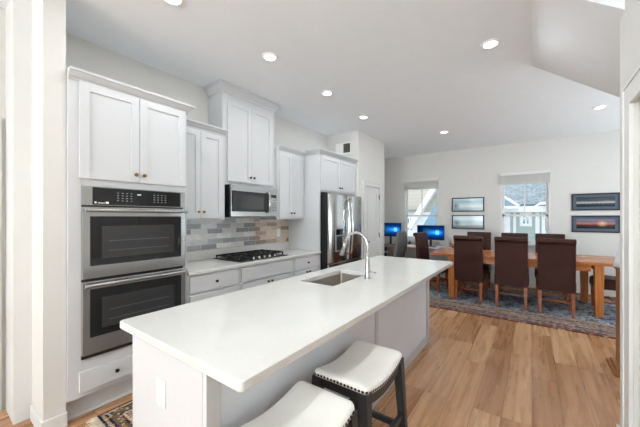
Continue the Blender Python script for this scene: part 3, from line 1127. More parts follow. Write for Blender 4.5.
def rounded(x0, x1, y0, y1, r, n=6):
    P = []
    for cx, cy, a0 in ((x1 - r, y1 - r, 0), (x0 + r, y1 - r, 90), (x0 + r, y0 + r, 180), (x1 - r, y0 + r, 270)):
        for k in range(n + 1):
            a = math.radians(a0 + 90 * k / n)
            P.append((cx + r * math.cos(a), cy + r * math.sin(a)))
    return P


def ring_slab(outer, inner, z0, z1):
    """outer and inner outlines with equal counts, both counter-clockwise from the same corner"""
    n = len(outer)
    vs = [(p[0], p[1], z) for z in (z0, z1) for p in outer] + [(p[0], p[1], z) for z in (z0, z1) for p in inner]
    fs = []
    for i in range(n):
        j = (i + 1) % n
        fs.append((i, j, n + j, n + i))
        fs.append((2 * n + j, 2 * n + i, 3 * n + i, 3 * n + j))
        fs.append((n + i, n + j, 3 * n + j, 3 * n + i))
        fs.append((j, i, 2 * n + i, 2 * n + j))
    return MB().add(vs, fs)


ring_slab(rounded(IX0, IX1, IY0, IY1, 0.018), rounded(SX0, SX1, SY0, SY1, 0.012), 0.886, 0.92).build('slab', M['quartz'], it, 0.004)

sk = thing('sink', ((SX0 + SX1) / 2, (SY0 + SY1) / 2, 0.69), 'stainless steel undermount sink in the island', 'sink')
o1 = rounded(SX0 - 0.02, SX1 + 0.02, SY0 - 0.02, SY1 + 0.02, 0.02)
i1 = rounded(SX0 - 0.004, SX1 + 0.004, SY0 - 0.004, SY1 + 0.004, 0.014)
i2 = rounded(SX0 + 0.006, SX1 - 0.006, SY0 + 0.006, SY1 - 0.006, 0.03)
n = len(o1)
vs = []
for pl, z in ((o1, 0.882), (i1, 0.882), (i2, 0.715), (rounded(SX0 + 0.02, SX1 - 0.02, SY0 + 0.02, SY1 - 0.02, 0.03), 0.70)):
    vs += [(p[0], p[1], z) for p in pl]
fs_ = []
for k in range(3):
    for i in range(n):
        j = (i + 1) % n
        fs_.append((k * n + i, k * n + j, (k + 1) * n + j, (k + 1) * n + i))
fs_.append(tuple(3 * n + i for i in range(n)))
bas = MB().add(vs, fs_).build('basin', M['sinksteel'], sk)
bas.modifiers.new('thick', 'SOLIDIFY').thickness = -0.002
MB().lathe(((SX0 + SX1) / 2, (SY0 + SY1) / 2, 0.7005), [(0.045, 0), (0.045, 0.003), (0.03, 0.004), (0.028, 0.001)], 20).build('drain', M['chrome'], sk)

fa = thing('faucet', (-1.072, 2.135, 0.92), 'tall chrome gooseneck pull-down faucet beside the island sink', 'faucet')
fxx, fyy = -1.072, 2.135
MB().lathe((fxx, fyy, 0.9205), [(0.028, 0), (0.028, 0.006), (0.022, 0.010), (0.0205, 0.06), (0.0195, 0.10), (0.015, 0.16), (0.0135, 0.22)], 24).build('base', M['chrome'], fa)
pts = [(fxx, fyy, 1.12)]
R_ = 0.106
zc = 1.185
pts.append((fxx, fyy, zc - 0.03))
for k in range(15):
    a = PI * k / 14 * 0.93
    pts.append((fxx - R_ + R_ * math.cos(a), fyy, zc + R_ * math.sin(a)))
e1 = Vector(pts[-1])
MB().tube(pts, 0.0115, 14).build('spout', M['chrome'], fa)
dirn = (Vector(pts[-1]) - Vector(pts[-2])).normalized()
MB().cyl(e1, e1 + dirn * 0.05, 0.0135, 0.015).cyl(e1 + dirn * 0.05, e1 + dirn * 0.12, 0.015, 0.019).build('spray_head', M['chrome'], fa)
MB().cyl((fxx, fyy, 0.975), (fxx, fyy + 0.035, 0.975), 0.011, n=14).tube([(fxx, fyy + 0.03, 0.975), (fxx + 0.008, fyy + 0.055, 0.968), (fxx + 0.02, fyy + 0.115, 0.955)], [0.008, 0.007, 0.005], 10).build('lever', M['chrome'], fa)

outlet('island_outlet', (-1.285, BY0_ - 0.0005, 0.67), '-y', 'white electrical outlet on the end panel of the island', None)


# ---------------------------------------------------------------- counter stools
def saddle_z(v):
    return 0.045 * (2 * v) ** 2 * (1 - 0.18 * (2 * v) ** 2)


def make_stool(label):
    r = thing('counter_stool', (0, 0, 0), label, 'stool', 'saddle-seat stools at the island')
    W, L = 0.315, 0.465
    # cushion: rounded grid
    nu, nv = 18, 26
    mbs = MB()
    def sect(inset, z):
        P = []
        return P
    top = []
    rows = []
    levels = [(0.0, 0.008), (0.0, 0.026), (0.004, 0.036), (0.012, 0.043), (0.03, 0.048), (0.06, 0.051), (0.09, 0.0525), (0.12, 0.053), (0.145, 0.0532), (0.154, 0.0532)]
    ring_n = 64
    def ring(inset, h):
        pts = []
        w, l, rr = W / 2 - inset, L / 2 - inset, min(max(0.012, 0.03 - inset * 0.2), (W / 2 - inset) * 0.9)
        base = rounded(-w, w, -l, l, rr, 8)
        # resample long edges so the saddle bends
        out = []
        m = len(base)
        for i in range(m):
            a, b = base[i], base[(i + 1) % m]
            k = 12 if i % 9 == 8 else 1
            for q in range(k):
                out.append((a[0] + (b[0] - a[0]) * q / k, a[1] + (b[1] - a[1]) * q / k))
        return [(x, y, 0.560 + saddle_z(y / L) + h) for x, y in out]
    for ins, h in levels:
        rows.append(ring(ins, h))
    m = min(len(q) for q in rows)
    rows = [q[:m] if len(q) == m else q for q in rows]
    if len({len(q) for q in rows}) != 1:
        raise RuntimeError('ring sizes differ')
    vs = [p for q in rows for p in q]
    fs = []
    for k in range(len(rows) - 1):
        for i in range(m):
            j = (i + 1) % m
            fs.append((k * m + i, k * m + j, (k + 1) * m + j, (k + 1) * m + i))
    last = (len(rows) - 1) * m
    # close the narrow middle strip across its width
    half = m // 2
    mir = {}
    top_pts = vs[last:last + m]
    idx = sorted(range(m), key=lambda i: top_pts[i][1])
    fs.append(tuple(last + i for i in range(m)))
    fs.append(tuple(range(m))[::-1])
    mbs.add(vs, fs, True)
    cu = mbs.build('seat', M['seatcream'], r, origin=(0, 0, 0.560))
    # nailheads
    nh = MB()
    ringp = ring(-0.0005, 0.017)
    tot = 0
    acc = 0.0
    for i in range(len(ringp)):
        a, b = Vector(ringp[i]), Vector(ringp[(i + 1) % len(ringp)])
        d = (b - a).length
        while acc < d:
            p = a + (b - a) * (acc / d)
            nrm = Vector((b.y - a.y, a.x - b.x, 0)).normalized()
            nh.cyl(p - nrm * 0.001, p + nrm * 0.0022, 0.0072, 0.004, n=8)
            acc += 0.0195
        acc -= d
    nh.build('nailhead_trim', M['nail'], cu)
    # apron following the saddle
    for s in (-1, 1):
        x = s * (W / 2 - 0.022)
        up = [(-L / 2 + 0.02 + (L - 0.04) * k / 16) for k in range(17)]
        outl = [(y, 0.561 + saddle_z(y / L)) for y in up] + [(y, 0.561 + saddle_z(y / L) - 0.05) for y in reversed(up)]
        MB().prism(outl, 'x', x - 0.011, x + 0.011).build('side_apron', M['stoolwood'], r)
        y = s * (L / 2 - 0.022)
        MB().box(-W / 2 + 0.02, W / 2 - 0.02, y - 0.011, y + 0.011, 0.555, 0.60).build('end_apron', M['stoolwood'], r, 0.002)
    feet = {}
    for sx in (-1, 1):
        for sy in (-1, 1):
            t_ = Vector((sx * (W / 2 - 0.024), sy * (L / 2 - 0.024), 0.60))
            b_ = Vector((sx * (W / 2 + 0.004), sy * (L / 2 + 0.022), 0.0))
            feet[(sx, sy)] = (t_, b_)
            MB().bar(t_, b_, 0.05, 0.05, 0.036, 0.036, up=(1, 0, 0)).build('leg', M['stoolwood'], r, 0.002)
    def on(sx, sy, z):
        t_, b_ = feet[(sx, sy)]
        return b_ + (t_ - b_) * (z / t_.z)
    for sy in (-1, 1):
        MB().bar(on(-1, sy, 0.19), on(1, sy, 0.19), 0.022, 0.034).build('stretcher', M['stoolwood'], r, 0.002)
    for sx in (-1, 1):
        MB().bar(on(sx, -1, 0.27), on(sx, 1, 0.27), 0.022, 0.034).build('stretcher', M['stoolwood'], r, 0.002)
    return r


st1 = make_stool('cream saddle-seat stool with charcoal legs, the one whose legs show by the island')
st1.location = (-0.764, 1.438, 0)
st2 = copy_tree(st1)
st2['label'] = 'cream saddle-seat stool cut by the bottom edge of the picture, only its seat shows'
st2.location = (-0.760, 0.868, 0)

# ---------------------------------------------------------------- rugs
RH = (1.95, 1.2)
rug_m = mk_rug('persian_rug_blue', RH[0], RH[1],
               [(0.0, '#7A3E30'), (0.03, '#8E6250'), (0.06, '#4A4048'), (0.09, '#94807A'), (0.19, '#5E4A4C'), (0.23, '#A8968A'), (0.42, '#6E5A58'), (0.46, '#B3A294'), (0.56, '#6A6470')],
               None,
               [(0.0, '#3C3A52'), (0.2, '#B9A48E'), (0.38, '#7C4238'), (0.52, '#A99A92'), (0.66, '#DCC8AA'), (0.8, '#4C4148'), (0.92, '#A9654A')],
               26, [(0.0, '#3A4C68'), (0.42, '#8199B2'), (0.5, '#C4CCD2'), (0.56, '#56688A'), (0.62, '#A6907F')], 0.6)
rg = MB().box(-RH[0], RH[0], -RH[1], RH[1], 0.0, 0.010)
ro = rg.build('area_rug', rug_m, None, 0.003, origin=(0, 0, 0))
ro.location = (-0.20, 4.77 + RH[1], 0.0005)
tag(ro, 'large patterned blue and red rug under the dining table', 'rug')

R2 = (0.40, 1.15)
run_m = mk_rug('persian_runner_red', R2[0], R2[1],
               [(0.0, '#1D2440'), (0.014, '#C8B79C'), (0.035, '#2A2230'), (0.048, '#7A6A4E'), (0.10, '#2A2230'), (0.115, '#D8CBB4'), (0.135, '#8C3A34')],
               None,
               [(0.0, '#27304E'), (0.2, '#C9AE74'), (0.4, '#9A3E34'), (0.6, '#D9CDB8'), (0.75, '#4E6A60'), (0.9, '#301E24')],
               48, [(0.0, '#B9A892'), (0.48, '#8C3530'), (0.56, '#2B3352'), (0.62, '#D6C7AC')], 0.6)
ru = thing('runner_rug', (-2.10, 0.755 + R2[1], 0.0005), 'narrow red and navy patterned runner with cream fringe in front of the ovens', 'rug')
pl_ = MB().box(-2.50, -1.70, 0.755, 0.755 + 2 * R2[1], 0.0005, 0.009).build('pile', run_m, ru, 0.002, origin=(-2.10, 0.755 + R2[1], 0.0005))
fg = MB()
for k in range(90):
    x = -2.495 + 0.79 * k / 89
    dx = random.uniform(-0.02, 0.02)
    ln = random.uniform(0.05, 0.09)
    fg.tube([(x, 0.757, 0.005), (x + dx * 0.4, 0.757 - ln * 0.5, 0.006), (x + dx, 0.757 - ln, 0.0042)], [0.0035, 0.0035, 0.002], 5)
tag(fg.build('fringe', M['fringe'], ru), None, None, None, 'stuff')

# ---------------------------------------------------------------- dining table
TB = thing('dining_table', (0, 0, 0), 'long honey-coloured wooden dining table on the patterned rug', 'table')
TL, TD, TH = 2.62, 1.0, 0.77
MB().box(-TL / 2, TL / 2, -TD / 2, TD / 2, TH - 0.045, TH).build('tabletop', M['tablewood'], TB, 0.004)
ap = MB()
ix, iy = 0.36, 0.02
for s in (-1, 1):
    ap.box(-TL / 2 + ix + 0.1, TL / 2 - ix - 0.1, s * (TD / 2 - iy) - 0.012 * s - 0.012, s * (TD / 2 - iy) - 0.012 * s + 0.012, TH - 0.135, TH - 0.045)
    ap.box(s * (TL / 2 - ix) - 0.03, s * (TL / 2 - ix) - 0.006, -TD / 2 + iy + 0.1, TD / 2 - iy - 0.1, TH - 0.135, TH - 0.045)
ap.build('apron', M['tablewood'], TB, 0.002)
for sx in (-1, 1):
    for sy in (-1, 1):
        cx = sx * (TL / 2 - ix - 0.03) - (0.05 if sx < 0 else -0.02)
        cy = sy * (TD / 2 - iy - 0.05)
        MB().bar((cx, cy, TH - 0.045), (cx, cy, 0.0), 0.10, 0.09, 0.085, 0.085, up=(0, 1, 0)).build('leg', M['tableleg'], TB, 0.004)
TBR = math.radians(4.0)
TBC = Vector((-0.205, 6.02, 0.0125))
TB.location = TBC
TB.rotation_euler = (0, 0, TBR)


# ---------------------------------------------------------------- dining chairs
def make_chair(label):
    r = thing('dining_chair', (0, 0, 0), label, 'chair', 'brown leather dining chairs')
    w = 0.215
    # back: rolled top, slight rake
    outer = [(-0.225, 0.335), (-0.228, 0.50), (-0.238, 0.70), (-0.255, 0.90), (-0.268, 1.02)]
    roll_c = (-0.266, 1.056)
    roll = []
    for k in range(9):
        a = math.radians(205 - 205 * k / 8 * 1.0)
        roll.append((roll_c[0] + 0.046 * math.cos(a), roll_c[1] + 0.044 * math.sin(a)))
    inner = [(-0.213, 1.02), (-0.198, 0.90), (-0.180, 0.70), (-0.165, 0.50), (-0.155, 0.42), (-0.16, 0.335)]
    mb = MB().prism(outer + roll + inner, 'x', -w, w)
    mb.build('backrest', M['leather'], r, 0.01, 3)
    se = MB()
    prof = [(-0.165, 0.35), (-0.165, 0.475), (-0.10, 0.495), (0.05, 0.505), (0.16, 0.498), (0.215, 0.475), (0.232, 0.44), (0.235, 0.36), (0.225, 0.35)]
    se.prism(prof, 'x', -w - 0.012, w + 0.012)
    se.build('seat', M['leather'], r, 0.028, 4)
    for sx in (-1, 1):
        x = sx * (w - 0.028)
        MB().bar((x, 0.195, 0.355), (x, 0.195, 0.0), 0.045, 0.045, 0.032, 0.032, up=(0, 1, 0)).build('leg', M['chairleg'], r, 0.002)
        MB().bar((x, -0.195, 0.345), (x, -0.235, 0.0), 0.045, 0.045, 0.034, 0.036, up=(0, 1, 0)).build('leg', M['chairleg'], r, 0.002)
        MB().bar((x, 0.19, 0.16), (x, -0.215, 0.16), 0.018, 0.028).build('stretcher', M['chairleg'], r)
    MB().bar((-w + 0.03, 0.0, 0.16), (w - 0.03, 0.0, 0.16), 0.018, 0.028).build('stretcher', M['chairleg'], r)
    MB().bar((-w + 0.03, 0.195, 0.21), (w - 0.03, 0.195, 0.21), 0.018, 0.028).build('stretcher', M['chairleg'], r)
    return r


CZ = 0.0125
spots = [(-0.862, 5.62, 0, 'brown leather chair seen from behind, nearest the island corner of the three on this side'),
         (-0.265, 5.63, 0, 'brown leather chair seen from behind, middle one of the three on this side'),
         (0.280, 5.60, 0, 'brown leather chair seen from behind, nearest the wooden post of the three'),
         (-0.88, 6.52, PI, 'brown leather dining chair across the table, its back under the paired beach pictures'),
         (-0.275, 6.53, PI, 'brown leather dining chair across the table, below the muntin of the window'),
         (0.265, 6.57, PI, 'brown leather dining chair across the table, at the window edge nearest the sunset picture'),
         (-1.57, 5.93, -PI / 2 - 0.18, 'brown leather dining chair at the table end facing away from the desk, seen side-on'),
         (0.98, 6.10, PI / 2 + 0.05, 'brown leather dining chair at the table end by the wooden post, seen under the table')]
ch0 = make_chair(spots[0][3])
for i, (x, y, rz, lab) in enumerate(spots):
    c = ch0 if i == 0 else copy_tree(ch0)
    c.location = (x, y, CZ)
    c.rotation_euler = (0, 0, rz)
    c['label'] = lab


# ---------------------------------------------------------------- pictures on the far wall
def mk_print(name, stops, glow=None, gscale=4.0, hz=0.0, nscale=6, distort=0.25):
    """a landscape print: bands over the height, broken by noise"""
    t = NT(name)
    tc = t.n('ShaderNodeTexCoord')
    sp = t.n('ShaderNodeSeparateXYZ')
    t.l(tc.outputs['Generated'], sp.inputs[0])
    mp = t.n('ShaderNodeMapping')
    mp.inputs['Scale'].default_value = (nscale, 1, nscale * 0.5)
    t.l(tc.outputs['Generated'], mp.inputs[0])
    n = t.noise(mp.outputs[0], 2.0, 5, 0.6)
    h = t.math('ADD', sp.outputs[2], t.math('MULTIPLY', t.math('SUBTRACT', n, 0.5), distort))
    c = t.ramp(h, stops)
    if glow:
        gx, gz, gc = glow
        dx = t.math('SUBTRACT', sp.outputs[0], gx)
        dz = t.math('MULTIPLY', t.math('SUBTRACT', sp.outputs[2], gz), 0.45)
        d = t.math('SQRT', t.math('ADD', t.math('MULTIPLY', dx, dx), t.math('MULTIPLY', dz, dz)))
        f = t.ramp(d, [(0.0, (0.9, 0.9, 0.9, 1)), (0.04, (0.5, 0.5, 0.5, 1)), (0.16, (0, 0, 0, 1))])
        c = t.mix(f, c, lin(gc))
    t.pbr(c, 0.08, 0, 0.5)
    return t.m


M['mat_board'] = plain('mount_board_blue_grey', '#55616E', 0.8)
prA = mk_print('print_surf_with_reflection', [(0.1, '#8FA5AE'), (0.35, '#D5DEE2'), (0.55, '#BFD3DA'), (0.75, '#9CC0CC'), (1.0, '#CCDDE2')], (0.1, 0.4, '#2C3438'))  # pale tones and dark left patch paint in the glass reflection
prB = mk_print('print_shore_with_reflection', [(0.1, '#7C8B90'), (0.3, '#C9D2D2'), (0.5, '#A9C5CD'), (0.8, '#D8E4E6'), (1.0, '#B9D3DA')], (0.14, 0.4, '#39434A'))  # shore print, its glass reflection likewise painted into the colours
prC = mk_print('print_surf_dark', [(0.1, '#22303C'), (0.3, '#3C4A55'), (0.42, '#C9C2B8'), (0.52, '#8C8A86'), (0.6, '#4C5661'), (1.0, '#39434F')])
prD = mk_print('print_sunset', [(0.1, '#1B2430'), (0.35, '#3A3036'), (0.45, '#A0503A'), (0.58, '#B9806A'), (0.75, '#6A6A86'), (1.0, '#8C8294')], (0.68, 0.55, '#FFCF9A'))


def picture(x0, x1, z0, z1, pm, label, border):
    r = thing('framed_picture', ((x0 + x1) / 2, BY, z0), label, 'picture', 'panoramic pictures on the far wall')
    f = 0.024
    mb = MB()
    ya, yb = BY - 0.022, BY - 0.001
    mb.box(x0, x1, ya, yb, z0, z0 + f).box(x0, x1, ya, yb, z1 - f, z1)
    mb.box(x0, x0 + f, ya, yb, z0 + f, z1 - f).box(x1 - f, x1, ya, yb, z0 + f, z1 - f)
    mb.build('frame', M['blackplastic'], r, 0.002)
    if border:
        MB().box(x0 + f, x1 - f, BY - 0.012, BY - 0.004, z0 + f, z1 - f).build('mount', M['mat_board'], r)
        b = 0.045
        MB().box(x0 + f + b, x1 - f - b, BY - 0.0135, BY - 0.012, z0 + f + b, z1 - f - b).build('print', pm, r)
    else:
        MB().box(x0 + f, x1 - f, BY - 0.0135, BY - 0.004, z0 + f, z1 - f).build('print', pm, r)


picture(-1.503, -0.845, 1.54, 1.858, prA, 'black-framed beach panorama with a pale reflection painted in, between the windows, upper of the pair', False)
picture(-1.503, -0.845, 1.148, 1.466, prB, 'black-framed beach panorama with a pale reflection painted in, between the windows, lower of the pair', False)
picture(0.607, 1.265, 1.54, 1.856, prC, 'black-framed dark surf panorama above the sunset picture', True)
picture(0.607, 1.265, 1.137, 1.447, prD, 'black-framed orange sunset panorama under the dark surf picture', True)

# ---------------------------------------------------------------- desk corner
dk = thing('desk', (-2.30, 6.72, 0), 'long white desk with wooden edge under the window', 'desk')
DX0, DX1, DY0, DY1 = -3.13, -1.24, 6.56, 7.22
MB().box(DX0, DX1, DY0 + 0.02, DY1, 0.71, 0.74).build('desktop', M['desk'], dk, 0.003)
MB().box(DX0, DX1, DY0, DY0 + 0.019, 0.705, 0.74).build('edge_strip', M['deskwood'], dk, 0.003)
for (x, y) in ((DX0 + 0.05, DY0 + 0.06), (DX1 - 0.08, DY0 + 0.06), (DX0 + 0.05, DY1 - 0.06), (DX1 - 0.08, DY1 - 0.06), (-2.02, DY0 + 0.06)):
    MB().box(x - 0.025, x + 0.025, y - 0.025, y + 0.025, (0.0108 if x > -2.5 else 0.0), 0.71).build('leg', M['blackplastic'], dk, 0.002)


def mk_screen():
    t = NT('lit_screen_blue')
    tc = t.n('ShaderNodeTexCoord')
    sp = t.n('ShaderNodeSeparateXYZ')
    t.l(tc.outputs['Generated'], sp.inputs[0])
    dx = t.math('SUBTRACT', sp.outputs[0], 0.76)
    dz = t.math('SUBTRACT', sp.outputs[2], 0.5)
    d = t.math('SQRT', t.math('ADD', t.math('MULTIPLY', dx, dx), t.math('MULTIPLY', t.math('MULTIPLY', dz, dz), 1.6)))
    c = t.ramp(d, [(0.0, '#6FD0FF'), (0.09, '#2E9CE8'), (0.2, '#0C55B0'), (0.38, '#052C66'), (0.7, '#021333')])
    # beams spreading from the lit window
    ang = t.math('ABSOLUTE', t.math('DIVIDE', dz, t.math('ADD', t.math('ABSOLUTE', dx), 0.08)))
    beam = t.ramp(ang, [(0.0, (1, 1, 1, 1)), (0.5, (0.3, 0.3, 0.3, 1)), (0.9, (0, 0, 0, 1))])
    isl = t.math('LESS_THAN', dx, 0.0)
    fade = t.ramp(t.math('ABSOLUTE', dx), [(0.0, (1, 1, 1, 1)), (0.6, (0, 0, 0, 1))])
    f = t.math('MULTIPLY', t.math('MULTIPLY', beam, isl), t.math('MULTIPLY', fade, 0.6))
    c = t.mix(f, c, lin('#3AB0F5'))
    # four bright panes
    def inside(a, b, v):
        return t.math('MULTIPLY', t.math('GREATER_THAN', v, a), t.math('LESS_THAN', v, b))
    w = None
    for (xa, xb) in ((0.70, 0.757), (0.765, 0.83)):
        for (za, zb) in ((0.34, 0.49), (0.51, 0.67)):
            q = t.math('MULTIPLY', inside(xa, xb, sp.outputs[0]), inside(za, zb, sp.outputs[2]))
            w = q if w is None else t.math('ADD', w, q)
    c = t.mix(t.math('MULTIPLY', w, 0.55), c, lin('#7FD4FA'))
    e = t.n('ShaderNodeEmission')
    e.inputs[1].default_value = 1.0
    t.l(c, e.inputs[0])
    t.l(e.outputs[0], t.out.inputs[0])
    return t.m


SCR = mk_screen()


def monitor(cx, y, z0, label, w=0.60, h=0.335):
    r = thing('computer_monitor', (cx, y, 0.74), label, 'monitor', 'computer monitors on the desk')
    MB().box(cx - w / 2, cx + w / 2, y - 0.012, y + 0.025, z0, z0 + h).build('housing', M['blackplastic'], r, 0.004)
    MB().box(cx - w / 2 + 0.01, cx + w / 2 - 0.01, y - 0.0145, y - 0.012, z0 + 0.018, z0 + h - 0.01).build('screen', SCR, r)
    MB().box(cx - 0.025, cx + 0.025, y + 0.025, y + 0.045, 0.75, z0 + 0.15).build('neck', M['blackplastic'], r, 0.002)
    MB().box(cx - 0.11, cx + 0.11, y - 0.06, y + 0.12, 0.7405, 0.752).build('foot', M['blackplastic'], r, 0.004)


monitor(-2.855, 6.92, 0.94, 'black computer monitor showing a blue screen next to the pantry wall', 0.56)
monitor(-1.885, 6.92, 0.895, 'black computer monitor showing a blue screen behind the end dining chair')


def keyboard(x, y, w, label, mat):
    r = thing('keyboard', (x, y, 0.7405), label, 'keyboard')
    MB().box(x - w / 2, x + w / 2, y - 0.065, y + 0.065, 0.7405, 0.755).build('case', mat, r, 0.003)
    k = MB()
    for i in range(14):
        for j in range(5):
            a = x - w / 2 + 0.012 + i * (w - 0.024) / 14
            b = y - 0.055 + j * 0.0225
            k.box(a, a + (w - 0.024) / 14 - 0.004, b, b + 0.018, 0.755, 0.760)
    k.build('keys', M['greyplastic'], r)


keyboard(-1.90, 6.68, 0.42, 'flat keyboard on the desk in front of the window monitor', M['whiteplastic'])
keyboard(-2.86, 6.68, 0.42, 'dark keyboard on the desk in front of the pantry-side monitor', M['blackplastic'])
ps = MB()
for k in range(5):
    a = random.uniform(-0.15, 0.15)
    q = MB().box(-0.105, 0.105, -0.148, 0.148, 0, 0.004).xf(Matrix.Translation((-2.34, 6.78, 0.7408 + k * 0.0045)) @ Matrix.Rotation(a, 4, 'Z'))
    ps.add(q.v, q.f)
tag(ps.build('paper_stack', M['paper']), 'loose stack of white papers on the desk under the window', 'papers')
mg = thing('mug', (-2.53, 6.80, 0.7408), 'white mug on the desk beside the papers', 'mug')
MB().lathe((-2.53, 6.80, 0.7408), [(0.035, 0), (0.04, 0.004), (0.04, 0.095), (0.036, 0.095), (0.035, 0.01), (0.001, 0.008)], 20).build('cup', M['whiteplastic'], mg)
MB().tube([(-2.53 - 0.038, 6.80, 0.7408 + 0.075), (-2.53 - 0.066, 6.80, 0.7408 + 0.068), (-2.53 - 0.066, 6.80, 0.7408 + 0.032), (-2.53 - 0.038, 6.80, 0.7408 + 0.025)], 0.005, 8).build('handle', M['whiteplastic'], mg)
ph = thing('desk_phone', (-2.35, 7.06, 0.7405), 'black desk phone between the papers and the window', 'phone')
MB().prism([(6.98, 0.7408), (7.15, 0.7408), (7.15, 0.80), (6.98, 0.765)], 'x', -2.44, -2.26).build('base', M['blackplastic'], ph, 0.004)
MB().tube([(-2.415, 7.0, 0.782), (-2.415, 7.06, 0.81), (-2.415, 7.13, 0.812)], [0.02, 0.015, 0.02], 10).build('handset', M['blackplastic'], ph)
bw = MB().lathe((-1.40, 6.95, 0.7408), [(0.035, 0), (0.04, 0.005), (0.075, 0.05), (0.085, 0.085), (0.08, 0.085), (0.07, 0.052), (0.03, 0.012), (0.001, 0.01)], 24).build('bowl', M['tableleg'])
tag(bw, 'small brown wooden bowl on the end of the desk near the dining chairs', 'bowl')
pot = thing('pencil_pot', (-1.50, 7.10, 0.7408), 'dark pencil pot with pencils at the back of the desk', 'pencil pot')
MB().lathe((-1.50, 7.10, 0.7408), [(0.03, 0), (0.034, 0.004), (0.034, 0.10), (0.031, 0.10), (0.03, 0.008), (0.001, 0.006)], 18).build('cup', M['greyplastic'], pot)
for k in range(4):
    a = k * 1.6
    MB().cyl((-1.50 + 0.01 * math.cos(a), 7.10 + 0.01 * math.sin(a), 0.752), (-1.50 + 0.03 * math.cos(a), 7.10 + 0.03 * math.sin(a), 0.91), 0.0035, n=6).build('pencil', M['deskwood'], pot)

# office chair, side-on, facing the pantry side
oc = thing('office_chair', (0, 0, 0), 'grey swivel office chair at the desk under the window', 'chair')
se = MB()
se.prism([(-0.20, 0.47), (-0.20, 0.51), (-0.1, 0.53), (0.15, 0.53), (0.23, 0.51), (0.24, 0.48), (0.2, 0.46)], 'x', -0.23, 0.23)
se.build('seat', M['meshgrey'], oc, 0.02, 3)
nx, nz = 10, 12
vs, fs2 = [], []
for lay in (0, 1):
    for k in range(nz + 1):
        u = k / nz
        z = 0.56 + 0.56 * u
        yb = -0.20 - 0.10 * u - 0.03 * math.sin(PI * u * 1.2)
        hw = 0.20 + 0.03 * math.sin(PI * u) - 0.05 * u
        for i in range(nx + 1):
            s = 2 * i / nx - 1
            vs.append((s * hw, yb + 0.035 * s * s - lay * 0.03, z))
S = (nx + 1) * (nz + 1)
for k in range(nz):
    for i in range(nx):
        a = k * (nx + 1) + i
        fs2.append((a, a + 1, a + nx + 2, a + nx + 1))
        fs2.append((S + a + nx + 1, S + a + nx + 2, S + a + 1, S + a))
for k in range(nz):
    a = k * (nx + 1)
    fs2.append((a, a + nx + 1, S + a + nx + 1, S + a))
    a = a + nx
    fs2.append((a + nx + 1, a, S + a, S + a + nx + 1))
for i in range(nx):
    fs2.append((i + 1, i, S + i, S + i + 1))
    a = nz * (nx + 1) + i
    fs2.append((a, a + 1, S + a + 1, S + a))
MB().add(vs, fs2, True).build('backrest', M['meshgrey'], oc)
MB().tube([(0, -0.02, 0.46), (0, -0.20, 0.45), (0, -0.27, 0.52), (0, -0.285, 0.72)], 0.022, 10).build('back_support', M['blackplastic'], oc)
for s in (-1, 1):
    am = MB().tube([(s * 0.20, 0.0, 0.46), (s * 0.28, 0.0, 0.47), (s * 0.285, 0.0, 0.68)], 0.014, 8).build('armrest', M['blackplastic'], oc)
    MB().box(s * 0.285 - 0.035, s * 0.285 + 0.035, -0.12, 0.13, 0.68, 0.705).build('arm_pad', M['greyplastic'], am, 0.008)
MB().cyl((0, 0, 0.10), (0, 0, 0.46), 0.026).cyl((0, 0, 0.42), (0, 0, 0.47), 0.06, 0.09).build('gas_column', M['blackplastic'], oc)
for k in range(5):
    a = 2 * PI * k / 5 + 0.3
    o = MB().bar((0.02 * math.cos(a), 0.02 * math.sin(a), 0.11), (0.29 * math.cos(a), 0.29 * math.sin(a), 0.075), 0.05, 0.035, 0.03, 0.022).build('base_arm', M['blackplastic'], oc, 0.003)
    c_, s_ = math.cos(a), math.sin(a)
    MB().cyl((0.29 * c_ - 0.022 * s_, 0.29 * s_ + 0.022 * c_, 0.028), (0.29 * c_ + 0.022 * s_, 0.29 * s_ - 0.022 * c_, 0.028), 0.028, n=14).cyl((0.29 * c_, 0.29 * s_, 0.03), (0.29 * c_, 0.29 * s_, 0.075), 0.008, n=8).build('caster', M['blackplastic'], oc)
oc.location = (-2.475, 6.05, 0.0)
oc.rotation_euler = (0, 0, 1.35)

# ---------------------------------------------------------------- wooden post with white cloth, beyond the closet wall
nx_, ny_ = 0.772, 3.83
np_ = thing('newel_post', (nx_, ny_, 0), 'square wooden post with stepped base, half hidden by the white door wall', 'post')
MB().box(nx_ - 0.12, nx_ + 0.12, ny_ - 0.12, ny_ + 0.12, 0.05, 0.93).build('shaft', M['postwood'], np_, 0.004)
MB().box(nx_ - 0.18, nx_ + 0.18, ny_ - 0.18, ny_ + 0.18, 0, 0.03).box(nx_ - 0.155, nx_ + 0.155, ny_ - 0.155, ny_ + 0.155, 0.03, 0.055).build('plinth', M['postwood'], np_, 0.008)
MB().box(nx_ - 0.135, nx_ + 0.135, ny_ - 0.135, ny_ + 0.135, 0.93, 0.955).build('cap', M['postwood'], np_, 0.004)
nseg = 36
rows = []
for (rr, z) in ((0.02, 0.33), (0.075, 0.325), (0.10, 0.28), (0.12, 0.18), (0.135, 0.08), (0.15, 0.0)):
    rows.append([((rr * (1 + 0.07 * math.sin(5 * 2 * PI * i / nseg) * (0.33 - z) * 3)) * math.cos(2 * PI * i / nseg), (rr * (1 + 0.07 * math.sin(5 * 2 * PI * i / nseg) * (0.33 - z) * 3)) * math.sin(2 * PI * i / nseg), z) for i in range(nseg)])
vs = [(nx_ + p[0], ny_ + p[1], 0.957 + p[2]) for q in rows for p in q]
fs3 = []
for k in range(len(rows) - 1):
    for i in range(nseg):
        j = (i + 1) % nseg
        fs3.append((k * nseg + i, k * nseg + j, (k + 1) * nseg + j, (k + 1) * nseg + i))
fs3.append(tuple(range(nseg)))
fs3.append(tuple((len(rows) - 1) * nseg + i for i in range(nseg)))
tag(MB().add(vs, fs3, True).build('draped_cloth', M['cloth']), 'white cloth heaped on top of the wooden post', 'cloth')


